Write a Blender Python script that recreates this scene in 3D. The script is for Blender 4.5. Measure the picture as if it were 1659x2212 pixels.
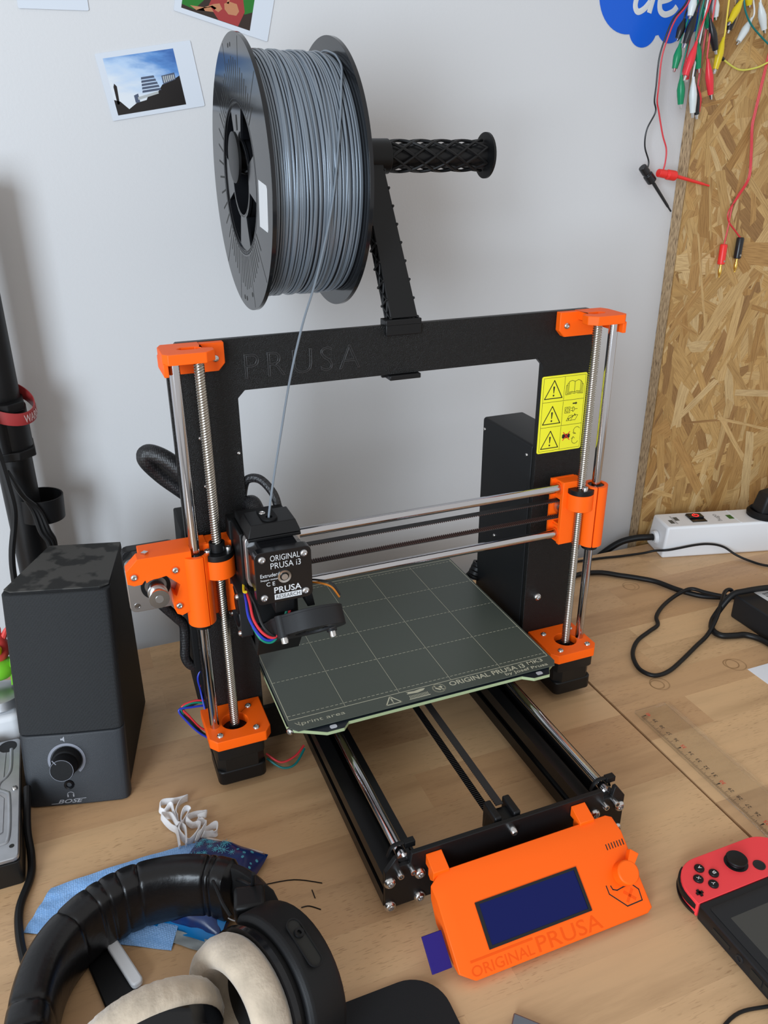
import bpy, bmesh, math, random
from mathutils import Vector, Matrix, Quaternion
random.seed(7)
for o in list(bpy.data.objects): bpy.data.objects.remove(o, do_unlink=True)
SC = bpy.context.scene
COL = SC.collection
S = 0.001                                   # everything below is written in millimetres
PI = math.pi

# ------------------------------------------------------------------ camera
cam_d = bpy.data.cameras.new('camera'); cam = bpy.data.objects.new('camera', cam_d); COL.objects.link(cam)
cam_d.sensor_fit = 'VERTICAL'; cam_d.sensor_height = 24.0; cam_d.lens = 1737.8/2212*24.0
cam_d.clip_start = 0.01; cam_d.clip_end = 30
RW = ((0.92870918, -0.37077694, -0.00487089), (-0.1565698, -0.38019548, -0.91155762), (0.33613266, 0.84733456, -0.4111435))
cam.matrix_world = Matrix(((RW[0][0], -RW[1][0], -RW[2][0], -0.248993), (RW[0][1], -RW[1][1], -RW[2][1], -0.530327),
                           (RW[0][2], -RW[1][2], -RW[2][2], 0.509905), (0, 0, 0, 1)))
SC.camera = cam

# ------------------------------------------------------------------ world, lights, exposure
W = bpy.data.worlds.new('room_light'); SC.world = W; W.use_nodes = True
wb = W.node_tree.nodes['Background']; wb.inputs['Color'].default_value = (1.0, 0.985, 0.97, 1); wb.inputs['Strength'].default_value = 0.55
def area_light(name, loc, target, sx, sy, power, color):
    d = bpy.data.lights.new(name, 'AREA'); d.shape = 'RECTANGLE'; d.size = sx; d.size_y = sy; d.energy = power; d.color = color
    o = bpy.data.objects.new(name, d); COL.objects.link(o); o.location = loc
    o.rotation_euler = (Vector(target)-Vector(loc)).to_track_quat('-Z', 'Y').to_euler(); return o
area_light('window_daylight', (-1.60, -1.70, 0.62), (0.0, 0.15, 0.30), 0.80, 1.4, 46, (0.76, 0.88, 1.0))
VS = SC.view_settings
VS.view_transform = 'Standard'; VS.look = 'None'; VS.gamma = 1.0; VS.exposure = 0.30
try: VS.use_curve_mapping = False
except Exception: pass

# ------------------------------------------------------------------ materials
MATS = {}
def new_mat(name):
    m = bpy.data.materials.new(name); m.use_nodes = True; MATS[name] = m
    return m, m.node_tree.nodes, m.node_tree.links, m.node_tree.nodes['Principled BSDF']
def mat(name, col, rough=0.5, metal=0.0, bump=0.0, bscale=800.0, spec=0.5, var=0.0, vscale=30.0, coat=0.0, sheen=0.0, trans=0.0, emit=None, alpha=1.0, ior=1.45):
    m, N, L, b = new_mat(name)
    b.inputs['Base Color'].default_value = (*col, 1); b.inputs['Roughness'].default_value = rough
    b.inputs['Metallic'].default_value = metal; b.inputs['Specular IOR Level'].default_value = spec
    b.inputs['Coat Weight'].default_value = coat; b.inputs['Sheen Weight'].default_value = sheen
    b.inputs['Transmission Weight'].default_value = trans; b.inputs['Alpha'].default_value = alpha; b.inputs['IOR'].default_value = ior
    if emit: b.inputs['Emission Color'].default_value = (*emit[:3], 1); b.inputs['Emission Strength'].default_value = emit[3]
    if bump or var:
        tc = N.new('ShaderNodeTexCoord')
    if bump:
        n = N.new('ShaderNodeTexNoise'); n.inputs['Scale'].default_value = bscale; n.inputs['Detail'].default_value = 3
        L.new(tc.outputs['Object'], n.inputs['Vector'])
        bp = N.new('ShaderNodeBump'); bp.inputs['Strength'].default_value = bump; bp.inputs['Distance'].default_value = 0.0005
        L.new(n.outputs['Fac'], bp.inputs['Height']); L.new(bp.outputs['Normal'], b.inputs['Normal'])
    if var:
        n2 = N.new('ShaderNodeTexNoise'); n2.inputs['Scale'].default_value = vscale; n2.inputs['Detail'].default_value = 4
        L.new(tc.outputs['Object'], n2.inputs['Vector'])
        r = N.new('ShaderNodeValToRGB'); r.color_ramp.elements[0].position = 0.3; r.color_ramp.elements[1].position = 0.7
        r.color_ramp.elements[0].color = (*[c*(1-var) for c in col], 1); r.color_ramp.elements[1].color = (*[min(1, c*(1+var)) for c in col], 1)
        L.new(n2.outputs['Fac'], r.inputs['Fac']); L.new(r.outputs['Color'], b.inputs['Base Color'])
    return m
mat('orange', (1.0, 0.125, 0.004), 0.48, bump=0.05, bscale=300, spec=0.28)
mat('orange_recess_shade', (0.84, 0.085, 0.003), 0.55, spec=0.2)  # darker copy of the orange: shade of recesses and engravings put into colour
mat('black', (0.0054, 0.0054, 0.0059), 0.42, bump=0.06, bscale=900, spec=0.35)
mat('letter_black', (0.022, 0.022, 0.023), 0.28)
mat('black_matte', (0.0063, 0.0063, 0.0067), 0.62, bump=0.10, bscale=1200, spec=0.25)
mat('black_gloss', (0.0050, 0.0055, 0.0070), 0.16, spec=0.50)
mat('black_grey', (0.0150, 0.0155, 0.0170), 0.5, bump=0.08, bscale=700, spec=0.35)
mat('psu_black', (0.0065, 0.0070, 0.0080), 0.45, bump=0.05, bscale=1500, spec=0.35)
mat('motor_black', (0.0090, 0.0085, 0.0080), 0.38, bump=0.03, spec=0.40)
mat('alu_black', (0.0040, 0.0040, 0.0044), 0.35, spec=0.40)
mat('steel', (0.62, 0.61, 0.60), 0.24, 1.0)
mat('chrome', (0.56, 0.555, 0.575), 0.12, 1.0)
mat('brass_steel', (0.42, 0.39, 0.34), 0.28, 1.0)
mat('silver', (0.60, 0.60, 0.61), 0.33, 1.0)
mat('cast_alu', (0.42, 0.43, 0.45), 0.42, 0.9, bump=0.05, bscale=400, var=0.15, vscale=40)
mat('gold', (0.85, 0.55, 0.12), 0.25, 1.0)
mat('white_plastic', (0.78, 0.79, 0.81), 0.30)
mat('white_label', (0.62, 0.63, 0.64), 0.45)
mat('bed_print', (0.52, 0.50, 0.37), 0.5)
mat('pei', (0.072, 0.083, 0.068), 0.36, bump=0.03, bscale=1500)
mat('pcb_edge', (0.38, 0.46, 0.26), 0.45)
mat('pcb_top', (0.010, 0.014, 0.020), 0.35)
mat('solder', (0.70, 0.72, 0.78), 0.35, 0.4)
mat('filament', (0.20, 0.235, 0.275), 0.28, 0.35); mat('coil_gap_shade', (0.03, 0.035, 0.045), 0.5)
mat('spool_black', (0.0080, 0.0085, 0.0100), 0.14, spec=0.50)
mat('yellow', (0.87, 0.82, 0.03), 0.4)
mat('ink_and_hole_shade', (0.012, 0.012, 0.010), 0.6)  # print black, also painted shade for holes, slots and grooves
mat('ink_red', (0.75, 0.03, 0.02), 0.5)
mat('lcd', (0.002, 0.004, 0.05), 0.14, spec=0.25, emit=(0.0, 0.012, 0.16, 0.16))
mat('purple', (0.022, 0.012, 0.15), 0.5, spec=0.2)
mat('belt', (0.016, 0.014, 0.014), 0.6)
mat('belt_tooth', (0.055, 0.022, 0.016), 0.6)
mat('wire_red', (0.62, 0.03, 0.04), 0.4); mat('wire_blue', (0.015, 0.035, 0.40), 0.4); mat('wire_green', (0.0, 0.20, 0.13), 0.4)
mat('wire_black', (0.010, 0.010, 0.011), 0.4); mat('wire_yellow', (0.75, 0.55, 0.02), 0.4); mat('wire_white', (0.75, 0.76, 0.76), 0.4)
mat('wire_orange', (0.45, 0.14, 0.01), 0.4); mat('wire_lemon', (0.62, 0.60, 0.10), 0.4); mat('wire_purple', (0.05, 0.04, 0.22), 0.4); mat('wire_teal', (0.0, 0.16, 0.16), 0.4)
mat('boot_green', (0.0, 0.22, 0.09), 0.32); mat('boot_red', (0.72, 0.03, 0.045), 0.32); mat('boot_black', (0.012, 0.012, 0.014), 0.3)
mat('boot_white', (0.62, 0.66, 0.66), 0.3); mat('boot_yellow', (0.66, 0.50, 0.01), 0.32)
mat('grab_red', (0.80, 0.03, 0.025), 0.35)
mat('paper', (0.80, 0.82, 0.87), 0.6)
mat('photo_white', (0.60, 0.64, 0.70), 0.35)
mat('cloud_blue', (0.0, 0.10, 0.60), 0.35)
mat('speaker_dark', (0.021, 0.024, 0.029), 0.5, bump=0.25, bscale=1600)
mat('speaker_side', (0.0040, 0.0040, 0.0045), 0.6, bump=0.15, bscale=1500, spec=0.25)
mat('speaker_print', (0.30, 0.31, 0.34), 0.5)
mat('speaker_ring', (0.20, 0.21, 0.25), 0.45)
mat('leather', (0.0050, 0.0045, 0.0050), 0.30, bump=0.35, bscale=260, spec=0.45)
mat('headphone_black', (0.0077, 0.0077, 0.0083), 0.5, bump=0.12, bscale=1500, spec=0.30)
mat('mouse_pad', (0.006, 0.006, 0.007), 0.85, bump=0.2, bscale=3000)
mat('rubber_black', (0.0060, 0.0060, 0.0065), 0.45, spec=0.35)
mat('joy_red', (0.92, 0.055, 0.065), 0.48, bump=0.04, bscale=2500)
mat('console_body', (0.0110, 0.0116, 0.0132), 0.48, bump=0.05, bscale=2500, spec=0.35)
mat('glass_black', (0.008, 0.008, 0.009), 0.06)
mat('screen_off', (0.052, 0.05, 0.043), 0.10)  # grey lifted so the colour carries the reflection on the display
mat('print_white', (0.75, 0.75, 0.75), 0.5)
mat('tissue_blue', (0.0, 0.19, 0.52), 0.35)
mat('flake_cyan', (0.10, 0.42, 0.55), 0.45)
mat('tissue_white', (0.72, 0.62, 0.55), 0.8)
mat('foil', (0.42, 0.46, 0.47), 0.25, trans=0.4)
mat('elastic', (0.86, 0.85, 0.86), 0.8, bump=0.5, bscale=900)
mat('toy_red', (0.70, 0.07, 0.06), 0.3); mat('toy_green', (0.18, 0.55, 0.03), 0.3); mat('toy_yellow', (0.85, 0.55, 0.0), 0.25)
mat('band_red', (0.33, 0.03, 0.03), 0.5)
mat('green_led', (0.03, 0.13, 0.02), 0.4)
mat('red_glow', (0.35, 0.0, 0.0), 0.4, emit=(1.0, 0.02, 0.02, 2.2))
mat('grey_print', (0.09, 0.09, 0.08), 0.6)
mat('hdd_board', (0.20, 0.26, 0.19), 0.5)
mat('grey_metal', (0.20, 0.22, 0.25), 0.4, 0.7)
mat('desk_core', (0.20, 0.11, 0.05), 0.7)
mat('floor_grey', (0.22, 0.21, 0.20), 0.7, var=0.2, vscale=3)
mat('clear_plastic', (0.93, 0.95, 0.96), 0.08, trans=1.0, alpha=0.42, ior=1.25)
mat('knot', (0.30, 0.16, 0.06), 0.6)

def ramp(N, stops):
    r = N.new('ShaderNodeValToRGB'); e = r.color_ramp.elements
    while len(e) < len(stops): e.new(0.5)
    for i, (p, c) in enumerate(stops): e[i].position = p; e[i].color = (*c, 1)
    return r
def math_n(N, L, op, a, b=None):
    n = N.new('ShaderNodeMath'); n.operation = op
    for i, v in enumerate((a, b)):
        if v is None: continue
        if isinstance(v, (int, float)): n.inputs[i].default_value = v
        else: L.new(v, n.inputs[i])
    return n.outputs[0]
def mix_n(N, L, fac, a, b, blend='MIX'):
    n = N.new('ShaderNodeMix'); n.data_type = 'RGBA'; n.blend_type = blend
    for i, v in ((0, fac), (6, a), (7, b)):
        if isinstance(v, (int, float)): n.inputs[i].default_value = v
        elif isinstance(v, tuple): n.inputs[i].default_value = (*v, 1)
        else: L.new(v, n.inputs[i])
    return n.outputs[2]

def wall_mat():
    m, N, L, b = new_mat('wall_paint'); b.inputs['Roughness'].default_value = 0.55
    b.inputs['Base Color'].default_value = (0.60, 0.60, 0.607, 1)
    tc = N.new('ShaderNodeTexCoord')
    n = N.new('ShaderNodeTexNoise'); n.inputs['Scale'].default_value = 350; n.inputs['Detail'].default_value = 4
    L.new(tc.outputs['Object'], n.inputs['Vector'])
    bp = N.new('ShaderNodeBump'); bp.inputs['Strength'].default_value = 0.12; bp.inputs['Distance'].default_value = 0.001
    L.new(n.outputs['Fac'], bp.inputs['Height']); L.new(bp.outputs['Normal'], b.inputs['Normal'])
wall_mat()

def wood_mat():
    m, N, L, b = new_mat('beech'); b.inputs['Roughness'].default_value = 0.38; b.inputs['Specular IOR Level'].default_value = 0.45
    geo = N.new('ShaderNodeNewGeometry'); oi = N.new('ShaderNodeObjectInfo')
    off = N.new('ShaderNodeVectorMath'); off.operation = 'MULTIPLY_ADD'
    L.new(geo.outputs['Position'], off.inputs[0]); off.inputs[1].default_value = (1, 1, 1)
    cx = N.new('ShaderNodeCombineXYZ'); L.new(math_n(N, L, 'MULTIPLY', oi.outputs['Random'], 7.0), cx.inputs[0]); L.new(math_n(N, L, 'MULTIPLY', oi.outputs['Random'], 3.3), cx.inputs[2])
    L.new(cx.outputs[0], off.inputs[2])
    def noise(scale, stretch, detail=4, rough=0.55):
        mp = N.new('ShaderNodeMapping'); mp.inputs['Scale'].default_value = stretch; L.new(off.outputs[0], mp.inputs['Vector'])
        n = N.new('ShaderNodeTexNoise'); n.inputs['Scale'].default_value = scale; n.inputs['Detail'].default_value = detail; n.inputs['Roughness'].default_value = rough
        L.new(mp.outputs[0], n.inputs['Vector']); return n.outputs['Fac']
    tone = ramp(N, [(0.0, (0.535, 0.32, 0.165)), (0.3, (0.58, 0.36, 0.19)), (0.65, (0.62, 0.395, 0.21)), (1.0, (0.665, 0.43, 0.23))])
    L.new(oi.outputs['Random'], tone.inputs['Fac'])
    g = ramp(N, [(0.30, (0.80, 0.78, 0.76)), (0.5, (1.0, 1.0, 1.0)), (0.72, (1.08, 1.07, 1.05))])
    L.new(noise(30, (0.16, 1.5, 1.0), 5, 0.6), g.inputs['Fac'])
    c = mix_n(N, L, 1.0, tone.outputs['Color'], g.outputs['Color'], 'MULTIPLY')
    fl = ramp(N, [(0.61, (0, 0, 0)), (0.70, (1, 1, 1))]); L.new(noise(640, (0.20, 1.7, 0.5), 1, 0.4), fl.inputs['Fac'])
    msk = ramp(N, [(0.40, (0, 0, 0)), (0.6, (1, 1, 1))]); L.new(noise(9, (1, 1, 1), 2), msk.inputs['Fac'])
    f = math_n(N, L, 'MULTIPLY', math_n(N, L, 'MULTIPLY', fl.outputs['Color'], msk.outputs['Color']), 0.42)
    c = mix_n(N, L, f, c, (0.22, 0.105, 0.04))
    # cup-ring stains, in world millimetres
    for (x, y, r, k) in ((374, 187, 10, 0.40), (371, 186, 7, 0.3), (367, 6, 8, 0.6), (371, 3, 10.5, 0.45), (272, 6, 10, 0.45), (269, 6, 7, 0.5)):
        d = N.new('ShaderNodeVectorMath'); d.operation = 'DISTANCE'; L.new(geo.outputs['Position'], d.inputs[0]); d.inputs[1].default_value = (x*S, y*S, 0)
        t = math_n(N, L, 'ABSOLUTE', math_n(N, L, 'SUBTRACT', d.outputs['Value'], r*S))
        w = math_n(N, L, 'LESS_THAN', t, 0.0007)
        c = mix_n(N, L, math_n(N, L, 'MULTIPLY', w, k), c, (0.16, 0.08, 0.025))
    L.new(c, b.inputs['Base Color'])
    bp = N.new('ShaderNodeBump'); bp.inputs['Strength'].default_value = 0.10; bp.inputs['Distance'].default_value = 0.0004
    L.new(f, bp.inputs['Height']); bp.invert = True; L.new(bp.outputs['Normal'], b.inputs['Normal'])
wood_mat()

def powder_mat():
    m, N, L, b = new_mat('powder_coat'); b.inputs['Base Color'].default_value = (0.004, 0.004, 0.004, 1); b.inputs['Roughness'].default_value = 0.30; b.inputs['Specular IOR Level'].default_value = 0.32
    tc = N.new('ShaderNodeTexCoord')
    n = N.new('ShaderNodeTexNoise'); n.inputs['Scale'].default_value = 1900; n.inputs['Detail'].default_value = 2; L.new(tc.outputs['Object'], n.inputs['Vector'])
    bp = N.new('ShaderNodeBump'); bp.inputs['Strength'].default_value = 1.0; bp.inputs['Distance'].default_value = 0.0006
    L.new(n.outputs['Fac'], bp.inputs['Height']); L.new(bp.outputs['Normal'], b.inputs['Normal'])
powder_mat()

def osb_mat(name, edge=False):
    m, N, L, b = new_mat(name); b.inputs['Roughness'].default_value = 0.6
    if edge:
        tc = N.new('ShaderNodeTexCoord'); mp = N.new('ShaderNodeMapping'); mp.inputs['Scale'].default_value = (1, 1, 0.16); L.new(tc.outputs['Object'], mp.inputs['Vector'])
        n = N.new('ShaderNodeTexNoise'); n.inputs['Scale'].default_value = 700; n.inputs['Detail'].default_value = 3; L.new(mp.outputs[0], n.inputs['Vector'])
        r = ramp(N, [(0.34, (0.13, 0.08, 0.04)), (0.46, (0.36, 0.24, 0.13)), (0.62, (0.50, 0.35, 0.20))]); L.new(n.outputs['Fac'], r.inputs['Fac'])
        L.new(r.outputs['Color'], b.inputs['Base Color'])
    else:
        at = N.new('ShaderNodeAttribute'); at.attribute_name = 'tone'; uv = N.new('ShaderNodeUVMap'); uv.uv_map = 'grain'
        mp = N.new('ShaderNodeMapping'); mp.inputs['Scale'].default_value = (0.06, 1, 1); L.new(uv.outputs[0], mp.inputs['Vector'])
        n = N.new('ShaderNodeTexNoise'); n.inputs['Scale'].default_value = 0.7; n.inputs['Detail'].default_value = 4; L.new(mp.outputs[0], n.inputs['Vector'])
        r = ramp(N, [(0.3, (0.68, 0.62, 0.55)), (0.55, (1, 1, 1)), (0.8, (1.12, 1.12, 1.1))]); L.new(n.outputs['Fac'], r.inputs['Fac'])
        c = mix_n(N, L, 1.0, at.outputs['Color'], r.outputs['Color'], 'MULTIPLY')
        n3 = N.new('ShaderNodeTexNoise'); n3.inputs['Scale'].default_value = 0.55; n3.inputs['Detail'].default_value = 2; L.new(uv.outputs[0], n3.inputs['Vector'])
        r3 = ramp(N, [(0.66, (0, 0, 0)), (0.72, (1, 1, 1))]); L.new(n3.outputs['Fac'], r3.inputs['Fac'])
        c = mix_n(N, L, math_n(N, L, 'MULTIPLY', r3.outputs['Color'], 0.5), c, (0.10, 0.05, 0.02))
        L.new(c, b.inputs['Base Color'])
osb_mat('osb_flakes'); osb_mat('osb_edge', True)

def weave_mat(name, col, dark, scale, rough=0.8, axis=(1, 1, 1), strength=0.6):
    m, N, L, b = new_mat(name); b.inputs['Roughness'].default_value = rough
    tc = N.new('ShaderNodeTexCoord'); mp = N.new('ShaderNodeMapping'); mp.inputs['Scale'].default_value = axis; L.new(tc.outputs['Object'], mp.inputs['Vector'])
    v = N.new('ShaderNodeTexVoronoi'); v.inputs['Scale'].default_value = scale; v.inputs['Randomness'].default_value = 0.35; L.new(mp.outputs[0], v.inputs['Vector'])
    r = ramp(N, [(0.15, col), (0.7, dark)]); L.new(v.outputs['Distance'], r.inputs['Fac']); L.new(r.outputs['Color'], b.inputs['Base Color'])
    bp = N.new('ShaderNodeBump'); bp.inputs['Strength'].default_value = strength; bp.inputs['Distance'].default_value = 0.0006; bp.invert = True
    L.new(v.outputs['Distance'], bp.inputs['Height']); L.new(bp.outputs['Normal'], b.inputs['Normal'])
weave_mat('grille', (0.017, 0.019, 0.022), (0.005, 0.006, 0.007), 1300, strength=0.4)
weave_mat('mask_blue', (0.33, 0.56, 0.93), (0.20, 0.40, 0.74), 620, 0.85)
weave_mat('sleeve', (0.020, 0.020, 0.022), (0.004, 0.004, 0.005), 650, 0.45, (1, 1, 0.6))
mat('velour', (0.47, 0.385, 0.29), 0.95, bump=0.8, bscale=420, var=0.22, vscale=60, sheen=0.5)

def patchy_mat(name, c1, c2, scale, lo, hi, rough):
    m, N, L, b = new_mat(name); b.inputs['Roughness'].default_value = rough
    tc = N.new('ShaderNodeTexCoord'); n = N.new('ShaderNodeTexNoise'); n.inputs['Scale'].default_value = scale; n.inputs['Detail'].default_value = 3; L.new(tc.outputs['Object'], n.inputs['Vector'])
    r = ramp(N, [(lo, c1), (hi, c2)]); L.new(n.outputs['Fac'], r.inputs['Fac']); L.new(r.outputs['Color'], b.inputs['Base Color'])
patchy_mat('dusty_top', (0.009, 0.009, 0.008), (0.055, 0.052, 0.047), 38, 0.44, 0.50, 0.75)
patchy_mat('tissue_navy', (0.004, 0.035, 0.16), (0.02, 0.025, 0.10), 45, 0.42, 0.6, 0.22)

def sky_print(name):
    m, N, L, b = new_mat(name); b.inputs['Roughness'].default_value = 0.25
    tc = N.new('ShaderNodeTexCoord'); sp = N.new('ShaderNodeSeparateXYZ'); L.new(tc.outputs['Generated'], sp.inputs[0])
    n = N.new('ShaderNodeTexNoise'); n.inputs['Scale'].default_value = 3.2; n.inputs['Detail'].default_value = 4
    mp = N.new('ShaderNodeMapping'); mp.inputs['Scale'].default_value = (1, 1, 2.2); mp.inputs['Rotation'].default_value = (0, 0.7, 0); L.new(tc.outputs['Generated'], mp.inputs['Vector']); L.new(mp.outputs[0], n.inputs['Vector'])
    v = math_n(N, L, 'ADD', math_n(N, L, 'MULTIPLY', sp.outputs[2], 0.75), math_n(N, L, 'MULTIPLY', sp.outputs[0], 0.35))
    v = math_n(N, L, 'SUBTRACT', v, math_n(N, L, 'MULTIPLY', n.outputs['Fac'], 0.55))
    r = ramp(N, [(0.05, (0.66, 0.70, 0.74)), (0.35, (0.42, 0.56, 0.75)), (0.55, (0.10, 0.25, 0.55)), (0.8, (0.015, 0.07, 0.28))]); L.new(v, r.inputs['Fac']); L.new(r.outputs['Color'], b.inputs['Base Color'])
sky_print('photo_sky')
mat('photo_dark', (0.012, 0.010, 0.010), 0.25); mat('photo_grey', (0.07, 0.09, 0.14), 0.25); mat('photo_light', (0.40, 0.42, 0.42), 0.25)
mat('photo_green', (0.015, 0.16, 0.02), 0.25); mat('photo_red', (0.32, 0.035, 0.035), 0.25); mat('photo_skin', (0.46, 0.20, 0.10), 0.25); mat('photo_pink', (0.60, 0.42, 0.40), 0.25); mat('photo_brown', (0.03, 0.018, 0.014), 0.25)

# ------------------------------------------------------------------ mesh helpers (millimetres)
def v3(p): return Vector(p)
def frame_of(d):
    d = Vector(d).normalized(); up = Vector((0, 0, 1)) if abs(d.z) < 0.95 else Vector((0, 1, 0))
    a = up.cross(d).normalized(); return a, d.cross(a).normalized(), d
def spline(pts, n=6, closed=False):
    P = [Vector(p) for p in pts]; out = []; m = len(P)
    rng = range(m) if closed else range(m-1)
    for i in rng:
        if closed: p0, p1, p2, p3 = P[(i-1) % m], P[i], P[(i+1) % m], P[(i+2) % m]
        else: p0, p1, p2, p3 = P[max(i-1, 0)], P[i], P[i+1], P[min(i+2, m-1)]
        for k in range(n):
            t = k/n; t2 = t*t; t3 = t2*t
            out.append(0.5*((2*p1)+(p2-p0)*t+(2*p0-5*p1+4*p2-p3)*t2+(3*p1-p0-3*p2+p3)*t3))
    if not closed: out.append(P[-1])
    return out
class MB:
    def __init__(s): s.v = []; s.f = []
    def add(s, vs, fs):
        o = len(s.v); s.v += [Vector(q) for q in vs]; s.f += [tuple(i+o for i in f) for f in fs]; return s
    def bx(s, x0, x1, y0, y1, z0, z1, R=None, c=None):
        vs = [Vector((x, y, z)) for x in (x0, x1) for y in (y0, y1) for z in (z0, z1)]
        if R is not None:
            c = Vector(c) if c is not None else Vector(((x0+x1)/2, (y0+y1)/2, (z0+z1)/2)); vs = [R @ (q-c)+c for q in vs]
        return s.add(vs, [(0, 1, 3, 2), (4, 6, 7, 5), (0, 4, 5, 1), (2, 3, 7, 6), (0, 2, 6, 4), (1, 5, 7, 3)])
    def hexa(s, b, t):                      # 4 bottom + 4 top corners, same order (counter-clockwise from above)
        return s.add(list(b)+list(t), [(3, 2, 1, 0), (4, 5, 6, 7), (0, 1, 5, 4), (1, 2, 6, 5), (2, 3, 7, 6), (3, 0, 4, 7)])
    def lathe(s, prof, o, d, n=24, full=True):
        a, b, d = frame_of(d); o = Vector(o); vs = []; fs = []; m = len(prof)
        for i in range(n):
            t = 2*PI*i/n; e = a*math.cos(t)+b*math.sin(t)
            for (r, h) in prof: vs.append(o+e*r+d*h)
        for i in range(n):
            j = (i+1) % n
            for k in range(m-1): fs.append((i*m+k, j*m+k, j*m+k+1, i*m+k+1))
        if prof[0][0] > 1e-6: fs.append(tuple(i*m for i in reversed(range(n))))
        if prof[-1][0] > 1e-6: fs.append(tuple(i*m+m-1 for i in range(n)))
        return s.add(vs, fs)
    def ring(s, prof, o, d, n=32):          # closed profile loop revolved
        a, b, d = frame_of(d); o = Vector(o); vs = []; fs = []; m = len(prof)
        for i in range(n):
            t = 2*PI*i/n; e = a*math.cos(t)+b*math.sin(t)
            for (r, h) in prof: vs.append(o+e*r+d*h)
        for i in range(n):
            j = (i+1) % n
            for k in range(m): fs.append((i*m+k, j*m+k, j*m+(k+1) % m, i*m+(k+1) % m))
        return s.add(vs, fs)
    def cyl(s, p0, p1, r, r1=None, n=24):
        p0 = Vector(p0); p1 = Vector(p1); return s.lathe([(r, 0), (r if r1 is None else r1, (p1-p0).length)], p0, p1-p0, n)
    def loft(s, secs, closed=False, caps=True):
        m = len(secs[0]); vs = [q for sc in secs for q in sc]; fs = []; K = len(secs)
        for i in range(K if closed else K-1):
            a = i*m; b = ((i+1) % K)*m
            for k in range(m): fs.append((a+k, a+(k+1) % m, b+(k+1) % m, b+k))
        if caps and not closed: fs.append(tuple(reversed(range(m)))); fs.append(tuple((K-1)*m+k for k in range(m)))
        return s.add(vs, fs)
    def tube(s, pts, r, n=8, closed=False, flat=None, up=None, caps=True):
        P = [Vector(p) for p in pts]; secs = []; prev = None; K = len(P)
        for i, p in enumerate(P):
            if closed: t = P[(i+1) % K]-P[(i-1) % K]
            else: t = P[min(i+1, K-1)]-P[max(i-1, 0)]
            if t.length < 1e-9: t = Vector((0, 0, 1))
            t.normalize()
            if up is not None: a = Vector(up).cross(t); a = a.normalized() if a.length > 1e-4 else prev
            elif prev is None: a = frame_of(t)[0]
            else:
                a = prev-t*prev.dot(t); a = a.normalized() if a.length > 1e-6 else frame_of(t)[0]
            prev = a; b = t.cross(a)
            rr = r[i] if isinstance(r, (list, tuple)) else r
            ra, rb = (rr, rr) if flat is None else flat
            secs.append([p+a*(math.cos(2*PI*k/n+PI/n)*ra)+b*(math.sin(2*PI*k/n+PI/n)*rb) for k in range(n)])
        return s.loft(secs, closed, caps)
    def sphere(s, c, r, n=14, m=9, sc=(1, 1, 1)):
        prof = [(r*math.sin(PI*i/m) if 0 < i < m else 0.0, -r*math.cos(PI*i/m)) for i in range(m+1)]
        o = len(s.v); s.lathe(prof, (0, 0, 0), (0, 0, 1), n); c = Vector(c)
        for i in range(o, len(s.v)): q = s.v[i]; s.v[i] = Vector((q.x*sc[0], q.y*sc[1], q.z*sc[2]))+c
        return s
    def mesh(s, me, M):                     # merge a bpy mesh through a matrix
        return s.add([M @ v.co for v in me.vertices], [tuple(p.vertices) for p in me.polygons])
    def xf(s, M): s.v = [M @ q for q in s.v]; return s

WLOC = {}
def setp(o, parent, wl):
    WLOC[o.name] = Vector(wl)
    if parent is not None:
        o.parent = parent; o.location = (Vector(wl)-WLOC[parent.name])*S
    else: o.location = Vector(wl)*S
def tag(o, label=None, cat=None, group=None, kind=None):
    if label: o['label'] = label
    if cat: o['category'] = cat
    if group: o['group'] = group
    if kind: o['kind'] = kind
    return o
def thing(name, loc, label, cat, group=None):
    o = bpy.data.objects.new(name, None); COL.objects.link(o); o.empty_display_size = 0.02
    setp(o, None, loc); return tag(o, label, cat, group)
def build(mb, name, m, parent=None, bevel=0.0, seg=2, ang=35, weld=False, label=None):
    me = bpy.data.meshes.new(name)
    lo = Vector((min(q[i] for q in mb.v) for i in range(3))); hi = Vector((max(q[i] for q in mb.v) for i in range(3)))
    c = (lo+hi)/2
    if parent is None: c.z = lo.z
    me.from_pydata([(q-c)*S for q in mb.v], [], mb.f)
    bm = bmesh.new(); bm.from_mesh(me)
    if weld: bmesh.ops.remove_doubles(bm, verts=bm.verts, dist=1e-6)
    bmesh.ops.recalc_face_normals(bm, faces=bm.faces); bm.to_mesh(me); bm.free()
    for p in me.polygons: p.use_smooth = True
    me.set_sharp_from_angle(angle=math.radians(ang))
    me.materials.append(MATS[m] if isinstance(m, str) else m)
    o = bpy.data.objects.new(name, me); COL.objects.link(o); setp(o, parent, c)
    if bevel:
        b = o.modifiers.new('bevel', 'BEVEL'); b.width = bevel*S; b.segments = seg; b.limit_method = 'ANGLE'; b.angle_limit = math.radians(32); b.harden_normals = False
    if label: o['label'] = label
    return o
def curve_mesh(polys, t):                   # filled 2-D polygons (holes by nesting) extruded by t, in local xy, from z=0 to z=t
    cu = bpy.data.curves.new('tmp', 'CURVE'); cu.dimensions = '2D'; cu.fill_mode = 'BOTH'; cu.extrude = t/2
    for P in polys:
        sp = cu.splines.new('POLY'); sp.points.add(len(P)-1)
        for i, q in enumerate(P): sp.points[i].co = (q[0], q[1], 0, 1)
        sp.use_cyclic_u = True
    ob = bpy.data.objects.new('tmp', cu); me = bpy.data.meshes.new_from_object(ob)
    for v in me.vertices: v.co.z += t/2
    bpy.data.objects.remove(ob); bpy.data.curves.remove(cu); return me
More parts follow.
